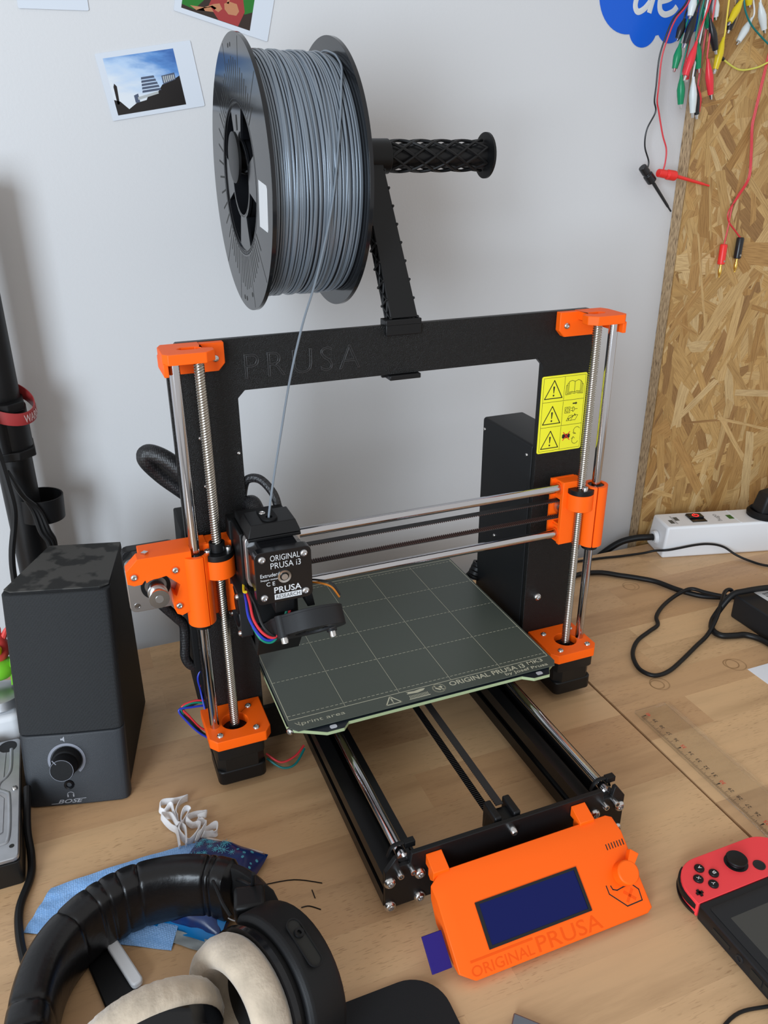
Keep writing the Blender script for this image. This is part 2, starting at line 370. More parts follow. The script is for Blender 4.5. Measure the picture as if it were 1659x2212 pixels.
def axes(o, u, v):
    u = Vector(u).normalized(); v = Vector(v); v = (v-u*v.dot(u)).normalized(); n = u.cross(v)
    return Matrix(((u.x, v.x, n.x, o[0]), (u.y, v.y, n.y, o[1]), (u.z, v.z, n.z, o[2]), (0, 0, 0, 1)))
def plate(mb, outline, holes, t, M):
    me = curve_mesh([outline]+list(holes), t); mb.mesh(me, M); bpy.data.meshes.remove(me); return mb
def circ(c, r, n=24, a0=0, a1=2*PI):
    return [(c[0]+r*math.cos(a0+(a1-a0)*i/n), c[1]+r*math.sin(a0+(a1-a0)*i/n)) for i in range(n)]
def rrect(x0, x1, y0, y1, r, n=5):
    out = []
    for cx, cy, a in ((x1-r, y1-r, 0), (x0+r, y1-r, PI/2), (x0+r, y0+r, PI), (x1-r, y0+r, 1.5*PI)):
        out += [(cx+r*math.cos(a+PI/2*i/n), cy+r*math.sin(a+PI/2*i/n)) for i in range(n+1)]
    return out
def text(mb, s, M, w, h, t=0.15, off=0.0, shear=0.0, spacing=1.0, outline=0.0):   # text fitted into w x h, lower-left corner at the matrix origin
    cu = bpy.data.curves.new('tmp', 'FONT'); cu.body = s; cu.size = 10; cu.extrude = t/2; cu.fill_mode = 'BOTH'; cu.offset = off; cu.shear = shear; cu.space_character = spacing; cu.resolution_u = 3
    if outline: cu.extrude = 0; cu.fill_mode = 'NONE'; cu.bevel_depth = outline; cu.bevel_resolution = 1
    ob = bpy.data.objects.new('tmp', cu); me = bpy.data.meshes.new_from_object(ob)
    xs = [v.co.x for v in me.vertices]; ys = [v.co.y for v in me.vertices]
    sx = w/(max(xs)-min(xs)); sy = h/(max(ys)-min(ys))
    K = M @ Matrix.Translation((0, 0, t/2)) @ Matrix.Diagonal((sx, sy, 1, 1)) @ Matrix.Translation((-min(xs), -min(ys), 0))
    mb.mesh(me, K); bpy.data.objects.remove(ob); bpy.data.curves.remove(cu); bpy.data.meshes.remove(me); return mb
def strokes(mb, lines, w, t, M):            # flat line drawing: every polyline becomes thin bars
    for ln in lines:
        for a, b in zip(ln[:-1], ln[1:]):
            a = Vector((*a, 0)); b = Vector((*b, 0)); d = b-a
            if d.length < 1e-6: continue
            d.normalize(); n = Vector((-d.y, d.x, 0))*w/2; e = d*w*0.35
            q = [a-n-e, b-n+e, b+n+e, a+n-e]
            mb.add([M @ p for p in q]+[M @ (p+Vector((0, 0, t))) for p in q], [(3, 2, 1, 0), (4, 5, 6, 7), (0, 1, 5, 4), (1, 2, 6, 5), (2, 3, 7, 6), (3, 0, 4, 7)])
    return mb
def screw(p, d, r, parent, m='steel', h=None, n=14, name='screw'):
    h = r*0.75 if h is None else h
    mb = MB().lathe([(0, h*0.25), (r*0.42, h*0.25), (r*0.5, h), (r*0.72, h*0.92), (r*0.95, h*0.5), (r, 0)], p, d, n)
    return build(mb, name, m, parent, ang=50)
def capscrew(p, d, r, parent, h=None, m='steel'):
    h = r*1.3 if h is None else h
    mb = MB().lathe([(0, h*0.45), (r*0.5, h*0.45), (r*0.56, h), (r*0.92, h), (r, h*0.85), (r, 0)], p, d, 16)
    return build(mb, 'screw', m, parent, ang=40)
def copy_tree(o, parent=None):
    c = o.copy(); COL.objects.link(c); c.parent = parent; WLOC[c.name] = WLOC[o.name]
    for ch in list(o.children): copy_tree(ch, c)
    return c
def rotz(a): return Matrix.Rotation(math.radians(a), 3, 'Z')

# ================================================================== the setting
def structure(mb, name, m):
    o = build(mb, name, m); o['kind'] = 'structure'; return o
structure(MB().bx(-2600, 2600, 305, 345, -740, 1900), 'wall_back', 'wall_paint')
structure(MB().bx(-2600, 2600, -2600, 305, -760, -740), 'floor', 'floor_grey')

unit = MB().bx(-.5, .5, -.5, .5, -.5, .5)
stave_me = bpy.data.meshes.new('stave'); stave_me.from_pydata([tuple(q) for q in unit.v], [], unit.f); stave_me.materials.append(MATS['beech'])
_bm = bmesh.new(); _bm.from_mesh(stave_me); bmesh.ops.recalc_face_normals(_bm, faces=_bm.faces); _bm.to_mesh(stave_me); _bm.free()
def desk(x0, x1, label, seed, yb=277.0, yf=-530.0):
    rnd = random.Random(seed)
    d = thing('desk', ((x0+x1)/2, (yb+yf)/2, -740), label, 'desk')
    build(MB().bx(x0, x1, yf, yb, -27, -4), 'core_board', 'desk_core', d)
    for lx in (x0+60, x1-60):
        for ly in (yf+60, yb-60): build(MB().bx(lx-25, lx+25, ly-25, ly+25, -740, -27), 'leg', 'black_grey', d, bevel=2)
    y = yb; rows = 19; h = (yb-yf)/rows
    for r in range(rows):
        x = x0; first = True
        while x < x1-1:
            ln = rnd.uniform(70, 420) if first else rnd.uniform(240, 520); first = False
            e = x1 if x+ln > x1-90 else x+ln
            o = bpy.data.objects.new('stave', stave_me); COL.objects.link(o)
            setp(o, d, ((x+e)/2, y-h/2, -2)); o.scale = ((e-x-0.03)*S, (h-0.03)*S, 4*S); x = e
        y -= h
    return d
desk(-760, 203.8, 'beech block desk top carrying the 3D printer, left of the seam', 3)
desk(206.6, 1060, 'beech block desk top right of the seam, under ruler and power strip', 11)

# ---------------- oriented strand board against the wall
def osb():
    b = thing('strand_board', (760, 296, -60), 'tall strand board panel of pressed wood flakes leaning on the white wall', 'board')
    build(MB().bx(460, 1060, 287.6, 304.6, -60, 900), 'board_core', 'osb_edge', b)
    rnd = random.Random(5); me = bpy.data.meshes.new('flakes'); vs = []; fs = []; cols = []; uvs = []
    tones = [(0.47, 0.284, 0.101), (0.43, 0.251, 0.085), (0.4, 0.222, 0.072), (0.52, 0.337, 0.14), (0.55, 0.379, 0.178), (0.36, 0.19, 0.055), (0.46, 0.27, 0.09), (0.5, 0.313, 0.119), (0.3, 0.157, 0.051)]
    x0, x1, z0, z1 = 461, 900, -20, 760
    n = 4600
    for k in range(n):
        L_ = rnd.uniform(35, 130); w = (rnd.uniform(3, 17) if rnd.random() < 0.8 else rnd.uniform(14, 26)) if k > 700 else rnd.uniform(20, 45)
        a = rnd.gauss(PI/2, 0.55) if rnd.random() < 0.75 else rnd.uniform(0, PI)
        cx, cz = rnd.uniform(x0, x1), rnd.uniform(z0, z1); u = (math.cos(a), math.sin(a)); v = (-u[1], u[0])
        pts = []
        ns = 4
        for i in range(ns+1): t = -0.5+i/ns; pts.append((t*L_, -w/2+rnd.uniform(-.12, .12)*w))
        for i in range(ns+1): t = 0.5-i/ns; pts.append((t*L_, w/2+rnd.uniform(-.12, .12)*w))
        pts[0] = (pts[0][0]+rnd.uniform(-8, 8), pts[0][1]); pts[ns] = (pts[ns][0]+rnd.uniform(-8, 8), pts[ns][1])
        y = 287.6-0.02-k*0.0003; tone = rnd.choice(tones); j = rnd.uniform(0.92, 1.08); off = rnd.uniform(0, 900)
        st = len(vs)
        for (p, q) in pts:
            X = min(max(cx+p*u[0]+q*v[0], x0-0.8), 1059); Z = min(max(cz+p*u[1]+q*v[1], -59), 899)
            vs.append((X, y, Z)); uvs.append((p+off, q+off*.37))
        fs.append(tuple(range(st, st+len(pts)))); cols.append(tuple(c*j for c in tone))
    c = Vector((680, 287, 370))
    me.from_pydata([(Vector(q)-c)*S for q in vs], [], fs)
    ca = me.color_attributes.new('tone', 'FLOAT_COLOR', 'CORNER'); uvl = me.uv_layers.new(name='grain')
    for p in me.polygons:
        for li in p.loop_indices: ca.data[li].color = (*cols[p.index], 1); uvl.data[li].uv = uvs[me.loops[li].vertex_index]
    me.materials.append(MATS['osb_flakes'])
    o = bpy.data.objects.new('wood_flakes', me); COL.objects.link(o); setp(o, b, c); o['kind'] = 'stuff'
osb()

# ================================================================== the 3D printer
P = thing('desktop_3d_printer', (4.4, 0, 0), 'black and orange desktop 3D printer with a green-grey bed and display', 'printer')
XC = 4.4
FR = 67.5                                     # front face of the frame
XZ = lambda y: axes((0, y, 0), (1, 0, 0), (0, 0, 1))      # local (x,z), extruding towards the viewer (-y)
# ---- frame
out = [(-183, 8), (192, 8), (192, 372), (183, 382), (-174, 382), (-183, 372)]
hole = [(-131.7, 42), (139.3, 42), (139.3, 336), (134, 341.8), (-126, 341.8), (-131.7, 336)]
frame = build(plate(MB(), out, [hole], 6, XZ(FR+6)), 'frame', 'powder_coat', P, bevel=0.5, weld=True)
tx = MB(); text(tx, 'PRUSA', axes((-125, FR-0.05, 350.3), (1, 0, 0), (0, 0, 1)), 93.5, 19.5, 0.5, off=-0.2, spacing=1.25, outline=0.15)
build(tx, 'raised_lettering', 'letter_black', frame, label='raised PRUSA lettering on the frame')
for (x, z) in ((-163.5, 308), (-134.8, 292), (-163, 268), (-134.5, 176), (-135, 144), (146, 210.5)):
    screw((x, FR+0.1, z), (0, -1, 0), 1.5, frame, n=10)
screw((153.9, FR+0.1, 97.6), (0, -1, 0), 4.2, frame, h=2.6)
# ---- warning sticker
st = build(plate(MB(), rrect(139.8, 187.4, 252.2, 325, 2), [], 0.25, XZ(FR)), 'warning_sticker', 'yellow', P, label='yellow warning sticker with pictograms')
ik = MB(); K = XZ(FR-0.25); t = 0.06
rows = [(301.5, 323.2), (277.5, 300), (254, 276.2)]
strokes(ik, [[(142, 254), (186, 254), (186, 323.2), (142, 323.2), (142, 254)]], 0.3, t, K)
for i, (a, b) in enumerate(rows):
    if i: strokes(ik, [[(142, b+0.75), (186, b+0.75)]], 0.35, t, K)
    strokes(ik, [[(164, a), (164, b)]], 0.3, t, K)
    cx = 153; tri = [(cx-9.2, a+2.5), (cx+9.2, a+2.5), (cx, a+19)]; strokes(ik, [tri+[tri[0]]], 0.85, t, K)
    plate(ik, [(cx-0.9, a+13.5), (cx+0.9, a+13.5), (cx+0.35, a+7.2), (cx-0.35, a+7.2)], [], t, K); plate(ik, circ((cx, a+5.2), 0.9, 12), [], t, K)
def book(cx, cz, s, extra=True):
    L_ = []
    for sg in (-1, 1):
        L_ += [[(cx, cz-4*s), (cx+sg*2*s, cz-3.2*s), (cx+sg*5*s, cz-3.8*s), (cx+sg*5*s, cz+4.2*s), (cx+sg*2.5*s, cz+5*s), (cx, cz+4*s)]]
        if extra: L_ += [[(cx+sg*5*s, cz+3.4*s), (cx+sg*6.1*s, cz+3*s), (cx+sg*6.1*s, cz-4.6*s), (cx+sg*2.5*s, cz-4.2*s), (cx, cz-5*s)], [(cx+sg*6.1*s, cz+2*s), (cx+sg*7.2*s, cz+1.6*s), (cx+sg*7.2*s, cz-5.4*s), (cx+sg*2.5*s, cz-5.0*s)]]
    return L_+[[(cx, cz-4*s), (cx, cz+4*s)]]
strokes(ik, book(175, 312.6, 1.25), 0.42, t, K)
strokes(ik, [[(x+(z-284)*0.35, (z-284)*0.6+283) for x, z in ln] for ln in book(175, 284, 0.95, False)], 0.4, t, K)
strokes(ik, [[(171, 282.3), (178, 286)], [(170.6, 283.4), (171.6, 281.4)], [(177.4, 287), (178.6, 285)]], 0.6, t, K)
strokes(ik, [[(166.6, 288.5), (172, 288.5), (172, 294), (166.6, 294), (166.6, 288.5)], circ((169.3, 291.2), 1.9, 14)+[(171.2, 291.2)], [(169, 290), (169.6, 292.4)]], 0.4, t, K)
strokes(ik, [[(173, 292.6), (175, 292.6)], [(173, 290.4), (175, 290.4)], [(175, 289.3), (175, 293.7)]]+[[(175+2*math.sin(a), 291.5+2.2*math.cos(a)) for a in [PI*k/8 for k in range(9)]]]+[[(177, 291.5), (180, 291.5)]], 0.42, t, K)
plate(ik, [(174.4, 296.4), (177.6, 296.4), (177.6, 295.6), (179.4, 297), (177.6, 298.4), (177.6, 297.6), (174.4, 297.6)], [], t, K)
strokes(ik, [[(181.5+3.4*math.cos(a), 270.5+3.4*math.sin(a)) for a in [0.5+k*0.45 for k in range(10)]], [(177.5, 268.8), (178.8, 267.3), (180.4, 268)], [(180.5+3.4*math.cos(a), 261+3.4*math.sin(a)) for a in [2.3+k*0.45 for k in range(9)]], [(176.4, 262.6), (178.3, 264.6), (179.8, 263)]], 0.42, t, K)
plate(ik, rrect(166, 174.5, 264, 268.2, 1.2), [], t, K)
build(ik, 'pictograms', 'ink_and_hole_shade', st)
rx = MB(); strokes(rx, [[(167, 262.3), (174, 270)], [(174, 262.3), (167, 270)]], 0.8, 0.08, XZ(FR-0.33)); build(rx, 'red_cross', 'ink_red', st)

# ---- z axis: orange mounts, motors, rods, lead screws
ZRX = (-180.4, 189.3); ZSX = (-163.0, 173.7); ZY = 40.0
XY = lambda z: axes((0, 0, z), (1, 0, 0), (0, 1, 0))
def nema(cx, cy, cz, d, depth, parent, name, u=None):     # square stepper with bright front/rear caps, facing d
    a, b, d = frame_of(d); h = 21.1; c = 5.0; o = Vector((cx, cy, cz))
    sec = lambda hh, cc: [(-hh+cc, -hh), (hh-cc, -hh), (hh, -hh+cc), (hh, hh-cc), (hh-cc, hh), (-hh+cc, hh), (-hh, hh-cc), (-hh, -hh+cc)]
    def slab(t0, t1, hh, cc, nm, m):
        mb = MB().loft([[o+a*x+b*y-d*t0 for x, y in sec(hh, cc)], [o+a*x+b*y-d*t1 for x, y in sec(hh, cc)]])
        return build(mb, nm, m, parent, bevel=0.4)
    return slab
for i, sx in enumerate((-1, 1)):
    rx_, lx_ = ZRX[i], ZSX[i]; inn = -sx
    # bottom mount plate
    x_in = -135.4 if i == 0 else 146.2; x_out = -188.2 if i == 0 else 197.8
    xa, xb = min(x_in, x_out), max(x_in, x_out)
    ol = [(xa, 24.5), (xa+5.5, 17.5), (xb-5.5, 17.5), (xb, 24.5), (xb, FR-0.1), (xa, FR-0.1)]
    zb = build(plate(MB(), ol, [circ((lx_, 41.2), 11.2, 28)], 9.5, XY(48.5)), 'z_motor_mount', 'orange', P, bevel=0.7, weld=True)
    for dx in (-15.5, 15.5):
        for dy in (-15.7, 15.7):
            if i == 0 and dx < 0 and dy > 0: continue
            screw((lx_+dx, 41.2+dy, 57.9), (0, 0, 1), 3.0, zb, h=1.8)
    m0 = build(MB().loft([[(lx_+x, 41.2+y, z) for x, y in rrect(-21, 21, -21, 21, 4.5, 2)] for z in (35.5, 48.4)]), 'z_motor', 'motor_black', P, bevel=0.3)
    build(MB().loft([[(lx_+x, 41.2+y, z) for x, y in rrect(-20.4, 20.4, -20.4, 20.4, 6.5, 1)] for z in (22.5, 35.6)]), 'stator', 'motor_black', m0, bevel=0.2)
    build(MB().loft([[(lx_+x, 41.2+y, z) for x, y in rrect(-21, 21, -21, 21, 5.5, 3)] for z in (8.5, 22.6)]), 'end_cap', 'black', m0, bevel=1.2)
    build(MB().lathe([(11, 48.4), (11, 50.5), (5, 51.2), (5, 56)], (lx_, 41.2, 0), (0, 0, 1), 24), 'shaft_collar', 'black', m0)
    # smooth rod + threaded rod
    build(MB().cyl((rx_, ZY, 50), (rx_, ZY, 376), 4.0, n=28), 'z_smooth_rod', 'chrome', P)
    mb = MB(); n = 20; dz = 0.4; z0, z1 = 54.0, 376.0; K_ = int((z1-z0)/dz)
    for k in range(K_+1):
        z = z0+k*dz
        for j in range(n):
            ph = (z/2.0-4*j/n) % 1.0; tri = abs(ph*2-1); r = 4.0-0.6*min(1, max(0, (tri-0.25)/0.5))
            mb.v.append(Vector((lx_+r*math.cos(2*PI*j/n), 41+r*math.sin(2*PI*j/n), z)))
    for k in range(K_):
        for j in range(n): mb.f.append((k*n+j, k*n+(j+1) % n, (k+1)*n+(j+1) % n, (k+1)*n+j))
    mb.f.append(tuple(reversed(range(n)))); mb.f.append(tuple(K_*n+j for j in range(n)))
    build(mb, 'lead_screw', 'brass_steel', P, ang=60)
    # top mount
    s = sx
    X = lambda a: rx_+(-s)*a if True else a   # a measured from the rod towards the middle of the printer
    xs = lambda L_: [(X(a), y) for a, y in L_]
    shelf = xs([(-8, 35), (-4.5, 31), (22, 31), (29, 37), (29, 45), (22, 47), (22, FR-0.2), (-5, FR-0.2), (-8, 60)])
    hexh = xs([(12, 44), (17.5, 44), (21.5, 47.8), (17.5, 52), (8, 52), (4, 48), (8, 44)])
    tm = build(plate(MB(), shelf, [hexh], 7.5, XY(374.5)), 'z_top_mount', 'orange', P, bevel=0.6, weld=True)
    bk = MB(); lip = [(X(a), z) for a, z in ((-6, 371), (-6, 381.6), (40, 381.6), (40, 366), (35, 360.5), (4, 360.5), (-1, 366))]
    plate(bk, lip, [], 6.5, XZ(FR-0.05)); build(bk, 'clamp_plate', 'orange', tm, bevel=0.6, weld=True)
    build(MB().bx(min(X(-8), X(-4.5)), max(X(-8), X(-4.5)), 33, 66, 366, 375.5), 'side_lip', 'orange', tm, bevel=0.5)
    build(plate(MB(), [(q[0], q[1]) for q in hexh], [], 0.5, XY(374.7)), 'recess_floor', 'orange_recess_shade', tm)
    screw((X(33), FR-6.6, 370), (0, -1, 0), 2.8, tm, h=1.5)

# ---- x axis ends, rods, belt
XRY = 51.0; XRZ = (222.0, 175.8)
for z in XRZ: build(MB().cyl((-172, XRY, z), (178, XRY, z), 4.0, n=28), 'x_smooth_rod', 'chrome', P)
def x_end(i):
    rx_, lx_ = ZRX[i], ZSX[i]; s = -1 if i == 0 else 1
    e = MB()
    # bearing sleeve with a slit, hollow at the top
    a0 = -PI/2 + (0.45 if i == 0 else -0.42)
    n = 40; ro, ri = 11.0, 7.6; secs = []
    for k in range(n+1):
        a = a0+0.05+(2*PI-0.10)*k/n; ca, sa = math.cos(a), math.sin(a)
        secs.append([Vector((rx_+ca*r, ZY+sa*r, z)) for r, z in ((ri, 164.5), (ro, 164.5), (ro, 225.5), (ri, 225.5))])
    e.loft(secs)
    body = build(e, 'x_axis_end', 'orange', P, ang=30)
    build(MB().ring([(4.2, 224.6), (7.55, 224.6), (7.55, 160), (4.2, 160)], (rx_, ZY, 0), (0, 0, 1), 24), 'linear_bearing', 'black', body)
    # nut holder
    build(MB().ring([(4.6, 203.5), (12.6, 203.5), (12.6, 219.3), (4.6, 219.3)], (lx_, 41, 0), (0, 0, 1), 40), 'nut_holder', 'orange', body, bevel=0.3)
    nut = build(MB().ring([(4.3, 219.3), (12.4, 219.3), (12.4, 224), (4.3, 224)], (lx_, 41, 0), (0, 0, 1), 40), 'screw_nut', 'black', body, bevel=0.4)
    if i == 0: build(MB().ring([(4.3, 224), (6.2, 224), (6.2, 231.5), (4.3, 231.5)], (lx_, 41, 0), (0, 0, 1), 28), 'nut_collar', 'black', body, bevel=0.3)
    for ang in ((200, -20) if i == 0 else (-100,)):
        a = math.radians(ang); capscrew((lx_+8.6*math.cos(a), 41+8.6*math.sin(a), 224), (0, 0, 1), 2.7, body, 3.4)
    # block behind that carries the x rods
    b = MB()
    if i == 0:
        b.bx(-189, -151, 44, 60.5, 166, 229.5)
    else:
        plate(b, [(153, 167), (178, 167), (178, 229.5), (153, 229.5)], [], 2.5, XZ(60.5))
        b.bx(157, 180, 47, 59.5, 167.4, 184); b.bx(157, 180, 47, 59.5, 211, 229.2); b.bx(171, 179.6, 47, 59.2, 183, 212)
        b.bx(156.5, 178.4, 43.6, 48, 166.6, 229.9)
        b.bx(158, 171, 48, 59, 183, 186)
    build(b, 'rod_block', 'orange', body, bevel=0.5)
    return body
xl = x_end(0); xr = x_end(1)
for z in XRZ: build(MB().ring([(4.05, 0), (5.8, 0), (5.8, 1.2), (4.05, 1.2)], (157, XRY, z), (-1, 0, 0), 24), 'rod_socket', 'orange_recess_shade', xr)
build(MB().cyl((165.5, 50, 200.5), (165.5, 57, 200.5), 8.5, n=24), 'idler_pulley', 'steel', xr)
# motor bracket (left end): front face at y=34
ol = [(-224, 231), (-233.2, 222), (-233.2, 211.5), (-229, 209.2), (-222.8, 209.4), (-220.2, 212.5)]
ol += [(-212.5+11.2*math.cos(a), 201+11.2*math.sin(a)) for a in [math.radians(d) for d in (128, 112, 97, 82)]]
ol += [(-204.5, 213.2), (-194.8, 203.5), (-198.5, 194), (-201.3, 197), (-201.6, 184), (-199.8, 178.4), (-196, 176.2), (-190, 178.5), (-184, 178.5), (-184, 230.5)]
brk = build(plate(MB(), ol, [], 11.5, XZ(45.5)), 'x_motor_bracket', 'orange', P, bevel=0.8, weld=True)
build(MB().bx(-222, -170, 45.3, 60.5, 224, 230.3), 'top_arm', 'orange', brk, bevel=0.6)
for (x, z) in ((-227.9, 216.5), (-197.2, 216.7), (-197.3, 185.4)):
    build(MB().ring([(2.9, 0.05), (3.7, 0.05), (3.7, -0.6), (2.9, -0.6)], (x, 34, z), (0, -1, 0), 18), 'screw_recess', 'orange_recess_shade', brk)
    screw((x, 34.2, z), (0, -1, 0), 2.8, brk, h=1.6)
build(MB().bx(-219.5, -215.5, 40, 44, 230.2, 232.6, rotz(45)), 'square_nut', 'steel', brk)
xm = build(MB().loft([[(-212.5+x, y, 201+z) for x, z in rrect(-21.1, 21.1, -21.1, 21.1, 5, 3)] for y in (45.6, 47.6)]), 'x_motor', 'silver', P, bevel=0.5)
build(MB().loft([[(-212.5+x, y, 201+z) for x, z in rrect(-20.6, 20.6, -20.6, 20.6, 7, 1)] for y in (56, 70)]), 'stator', 'motor_black', xm, bevel=0.3)
build(MB().loft([[(-212.5+x, y, 201+z) for x, z in rrect(-21.1, 21.1, -21.1, 21.1, 5, 3)] for y in (70, 80)]), 'end_cap', 'black', xm, bevel=0.5)
build(MB().loft([[(-212.5+x, y, 201+z) for x, z in rrect(-21.0, 21.0, -21.0, 21.0, 6, 3)] for y in (47.6, 56)]), 'front_cap', 'silver', xm, bevel=0.5)
build(MB().ring([(8.5, 0), (11.3, 0), (11.3, 2), (8.5, 2)], (-212.5, 45.6, 201), (0, -1, 0), 32), 'boss', 'black', xm)
build(MB().lathe([(7.6, 22), (7.6, 23.6), (6.0, 23.8), (6.0, 31), (7.6, 31.2), (7.6, 33), (6.5, 33), (6.5, 41)], (-212.5, 0, 201), (0, 1, 0), 30), 'drive_pulley', 'steel', xm)
build(MB().ring([(0.1, 0), (3.0, 0), (3.0, 0.3), (0.1, 0.3)], (-212.5, 21.9, 201), (0, -1, 0), 20), 'shaft_end', 'silver', xm)
build(MB().lathe([(0, -1.5), (1.9, -1.5), (1.9, 0.3), (2.4, 0.3), (2.4, 0)], (-228, 45.5, 185.5), (0, -1, 0), 14), 'corner_hole', 'chrome', xm)
# x belt: two runs with teeth
def belt(p0, p1, width, nrm, name, parent, tooth=1):
    p0, p1 = Vector(p0), Vector(p1); d = (p1-p0).normalized(); n = Vector(nrm).normalized(); w = d.cross(n).normalized()*width/2
    mb = MB(); q = [p0-w, p1-w, p1+w, p0+w]
    mb.add([x for x in q]+[x+n*0.8 for x in q], [(3, 2, 1, 0), (4, 5, 6, 7), (0, 1, 5, 4), (1, 2, 6, 5), (2, 3, 7, 6), (3, 0, 4, 7)])
    o = build(mb, name, 'belt', parent); L_ = (p1-p0).length; tb = MB(); k = 0.5
    while k < L_-1:
        a = p0+d*k; b_ = a+d*1.0
        tb.add([a-w, b_-w, b_+w, a+w]+[x-n*0.85*tooth for x in (a-w+d*.2, b_-w-d*.2, b_+w-d*.2, a+w+d*.2)], [(3, 2, 1, 0), (4, 5, 6, 7), (0, 1, 5, 4), (1, 2, 6, 5), (2, 3, 7, 6), (3, 0, 4, 7)]); k += 2.0
    t_ = build(tb, 'belt_teeth', 'belt_tooth', o); t_['kind'] = 'stuff'; return o
belt((-200, 53, 209), (165, 53, 209), 6, (0, 0, 1), 'x_belt', P)
belt((-200, 53, 192.5), (165, 53, 192.5), 6, (0, 0, -1), 'x_belt', P)

# ---- extruder (hot end carriage)
EX, EZ = -127.0, 227.4
ext = build(MB().bx(EX-19, EX+19, 12.2, 48, 168, 252), 'extruder_body', 'black_matte', P, bevel=1.0)
em = build(MB().loft([[(EX+x, y, EZ+z) for x, z in rrect(-21.2, 21.2, -21.2, 21.2, 4.5, 3)] for y in (-25, -17)]), 'extruder_motor', 'black_gloss', P, bevel=0.4)
build(MB().loft([[(EX+x, y, EZ+z) for x, z in rrect(-20.2, 20.2, -20.2, 20.2, 6.5, 1)] for y in (-17, 4)]), 'stator', 'black_gloss', em, bevel=0.2)
build(MB().loft([[(EX+x, y, EZ+z) for x, z in rrect(-21.2, 21.2, -21.2, 21.2, 4.5, 3)] for y in (4, 12.1)]), 'mount_flange', 'silver', em, bevel=0.4)
build(MB().bx(EX-20, EX+20, -4, 12, EZ+20.2, EZ+22.6), 'motor_top_cover', 'black', em, bevel=0.5)
for dx in (-15.6, 15.6):
    for dz in (-15.6, 15.6): screw((EX+dx, -25.1, EZ+dz), (0, -1, 0), 2.9, em, 'silver', h=1.5)
build(MB().ring([(0.1, 0), (2.4, 0), (2.4, 2.2), (0.1, 2.2)], (EX, -25, EZ), (0, -1, 0), 20), 'motor_shaft', 'silver', em)
build(MB().ring([(3.2, 0), (5.2, 0), (5.0, 1.4), (3.4, 1.2)], (EX, -25, EZ), (0, -1, 0), 28), 'shaft_boss', 'steel', em)
lt = MB(); K = lambda x, z: axes((EX+x, -25.02, EZ+z), (1, 0, 0), (0, 0, 1))
text(lt, 'ORIGINAL', K(-9.5, 13.2), 22, 4.6, 0.08, off=-0.06); text(lt, 'PRUSA i3', K(-9.5, 7.0), 22.5, 4.8, 0.08, off=-0.06)
text(lt, 'Extruder', K(-17.5, 1.0), 12.6, 3.0, 0.08); text(lt, 'Stepper motor', K(-17.6, -2.2), 13, 1.9, 0.08); text(lt, 'C E', K(-13.4, -6.4), 6.4, 3.2, 0.08)
text(lt, 'PRUSA', K(-8, -13.2), 20.5, 5.0, 0.08, off=0.12)
build(lt, 'printed_lettering', 'white_label', em)
pl = build(plate(MB(), [(-8, -18.6), (12.5, -18.6), (12.5, -14.2), (-8, -14.2)], [], 0.08, K(0, 0)), 'research_label', 'white_label', em)
t2 = MB(); text(t2, 'RESEARCH', axes((EX-6.8, -25.1, EZ-17.9), (1, 0, 0), (0, 0, 1)), 18, 3.0, 0.06); build(t2, 'research_lettering', 'ink_and_hole_shade', em)
# top cover of the extruder with the filament inlet
cv = MB(); yb = [(-146.4, 26), (-146.4, 3.0), (-107.4, 3.0), (-107.4, 26)]
cv.hexa([(-147, -3.5, 250.3), (-106.6, -3.5, 250.3), (-106.6, 28, 250.3), (-147, 28, 250.3)], [(-143.5, 0.5, 259), (-109.5, 0.5, 259), (-109.5, 26, 259), (-143.5, 26, 259)])
tc_ = build(cv, 'extruder_cover', 'black', P, bevel=0.6)
inl = MB(); plate(inl, [(-133.5, 24), (-122, 24)]+[(-127.5+6.2*math.cos(a), 8.8+6.2*math.sin(a)) for a in [-PI*k/12 for k in range(1, 12)]]+[(-133.5, 9)], [circ((-127.5, 8.5), 2.6, 16)], 1.6, XY(259)); build(inl, 'filament_inlet', 'black_matte', tc_, bevel=0.3, weld=True)
screw((-130.8, 17, 260.5), (0, 0, 1), 2.6, tc_, h=0.9)
# side (left) part of the extruder: carriage cover and hot-end fan
build(MB().bx(-150, -146, 14, 47, 196, 247), 'carriage_cover', 'black', ext, bevel=1)
build(MB().bx(-152, -108, 44, 58, 166, 246), 'x_carriage', 'black_matte', P, bevel=1)
hf = MB(); plate(hf, rrect(11, 51, 158, 198, 3), [circ((31, 178), 18, 32)], 10, axes((-145, 0, 0), (0, 1, 0), (0, 0, 1)) @ Matrix.Translation((0, 0, -10)))
hfan = build(hf, 'hotend_fan', 'black_grey', P, weld=True, bevel=0.3)
fb = MB().cyl((-154, 31, 178), (-146, 31, 178), 8, n=20)
for k in range(7):
    a = 2*PI*k/7; c_, s_ = math.cos(a), math.sin(a)
    R_ = Matrix.Rotation(a, 4, 'X'); q = MB().bx(-152.5, -147, -2.2, 2.2, 7, 17, Matrix.Rotation(0.5, 3, 'Z'), (-150, 0, 12)); q.xf(Matrix.Translation((0, 31, 178)) @ R_); fb.add(q.v, q.f)
build(fb, 'fan_blades', 'black', hfan)
for (y, z) in ((14.5, 161.5), (47.5, 161.5), (14.5, 194.5), (47.5, 194.5)): screw((-155.1, y, z), (-1, 0, 0), 2.4, hfan, h=2.0)
build(MB().hexa([(-146, 6, 152), (-111, 6, 152), (-111, 44, 152), (-146, 44, 152)], [(-146, 6, 168), (-110, 6, 168), (-110, 46, 168), (-146, 46, 168)]), 'heatsink_housing', 'black_matte', ext, bevel=0.6)
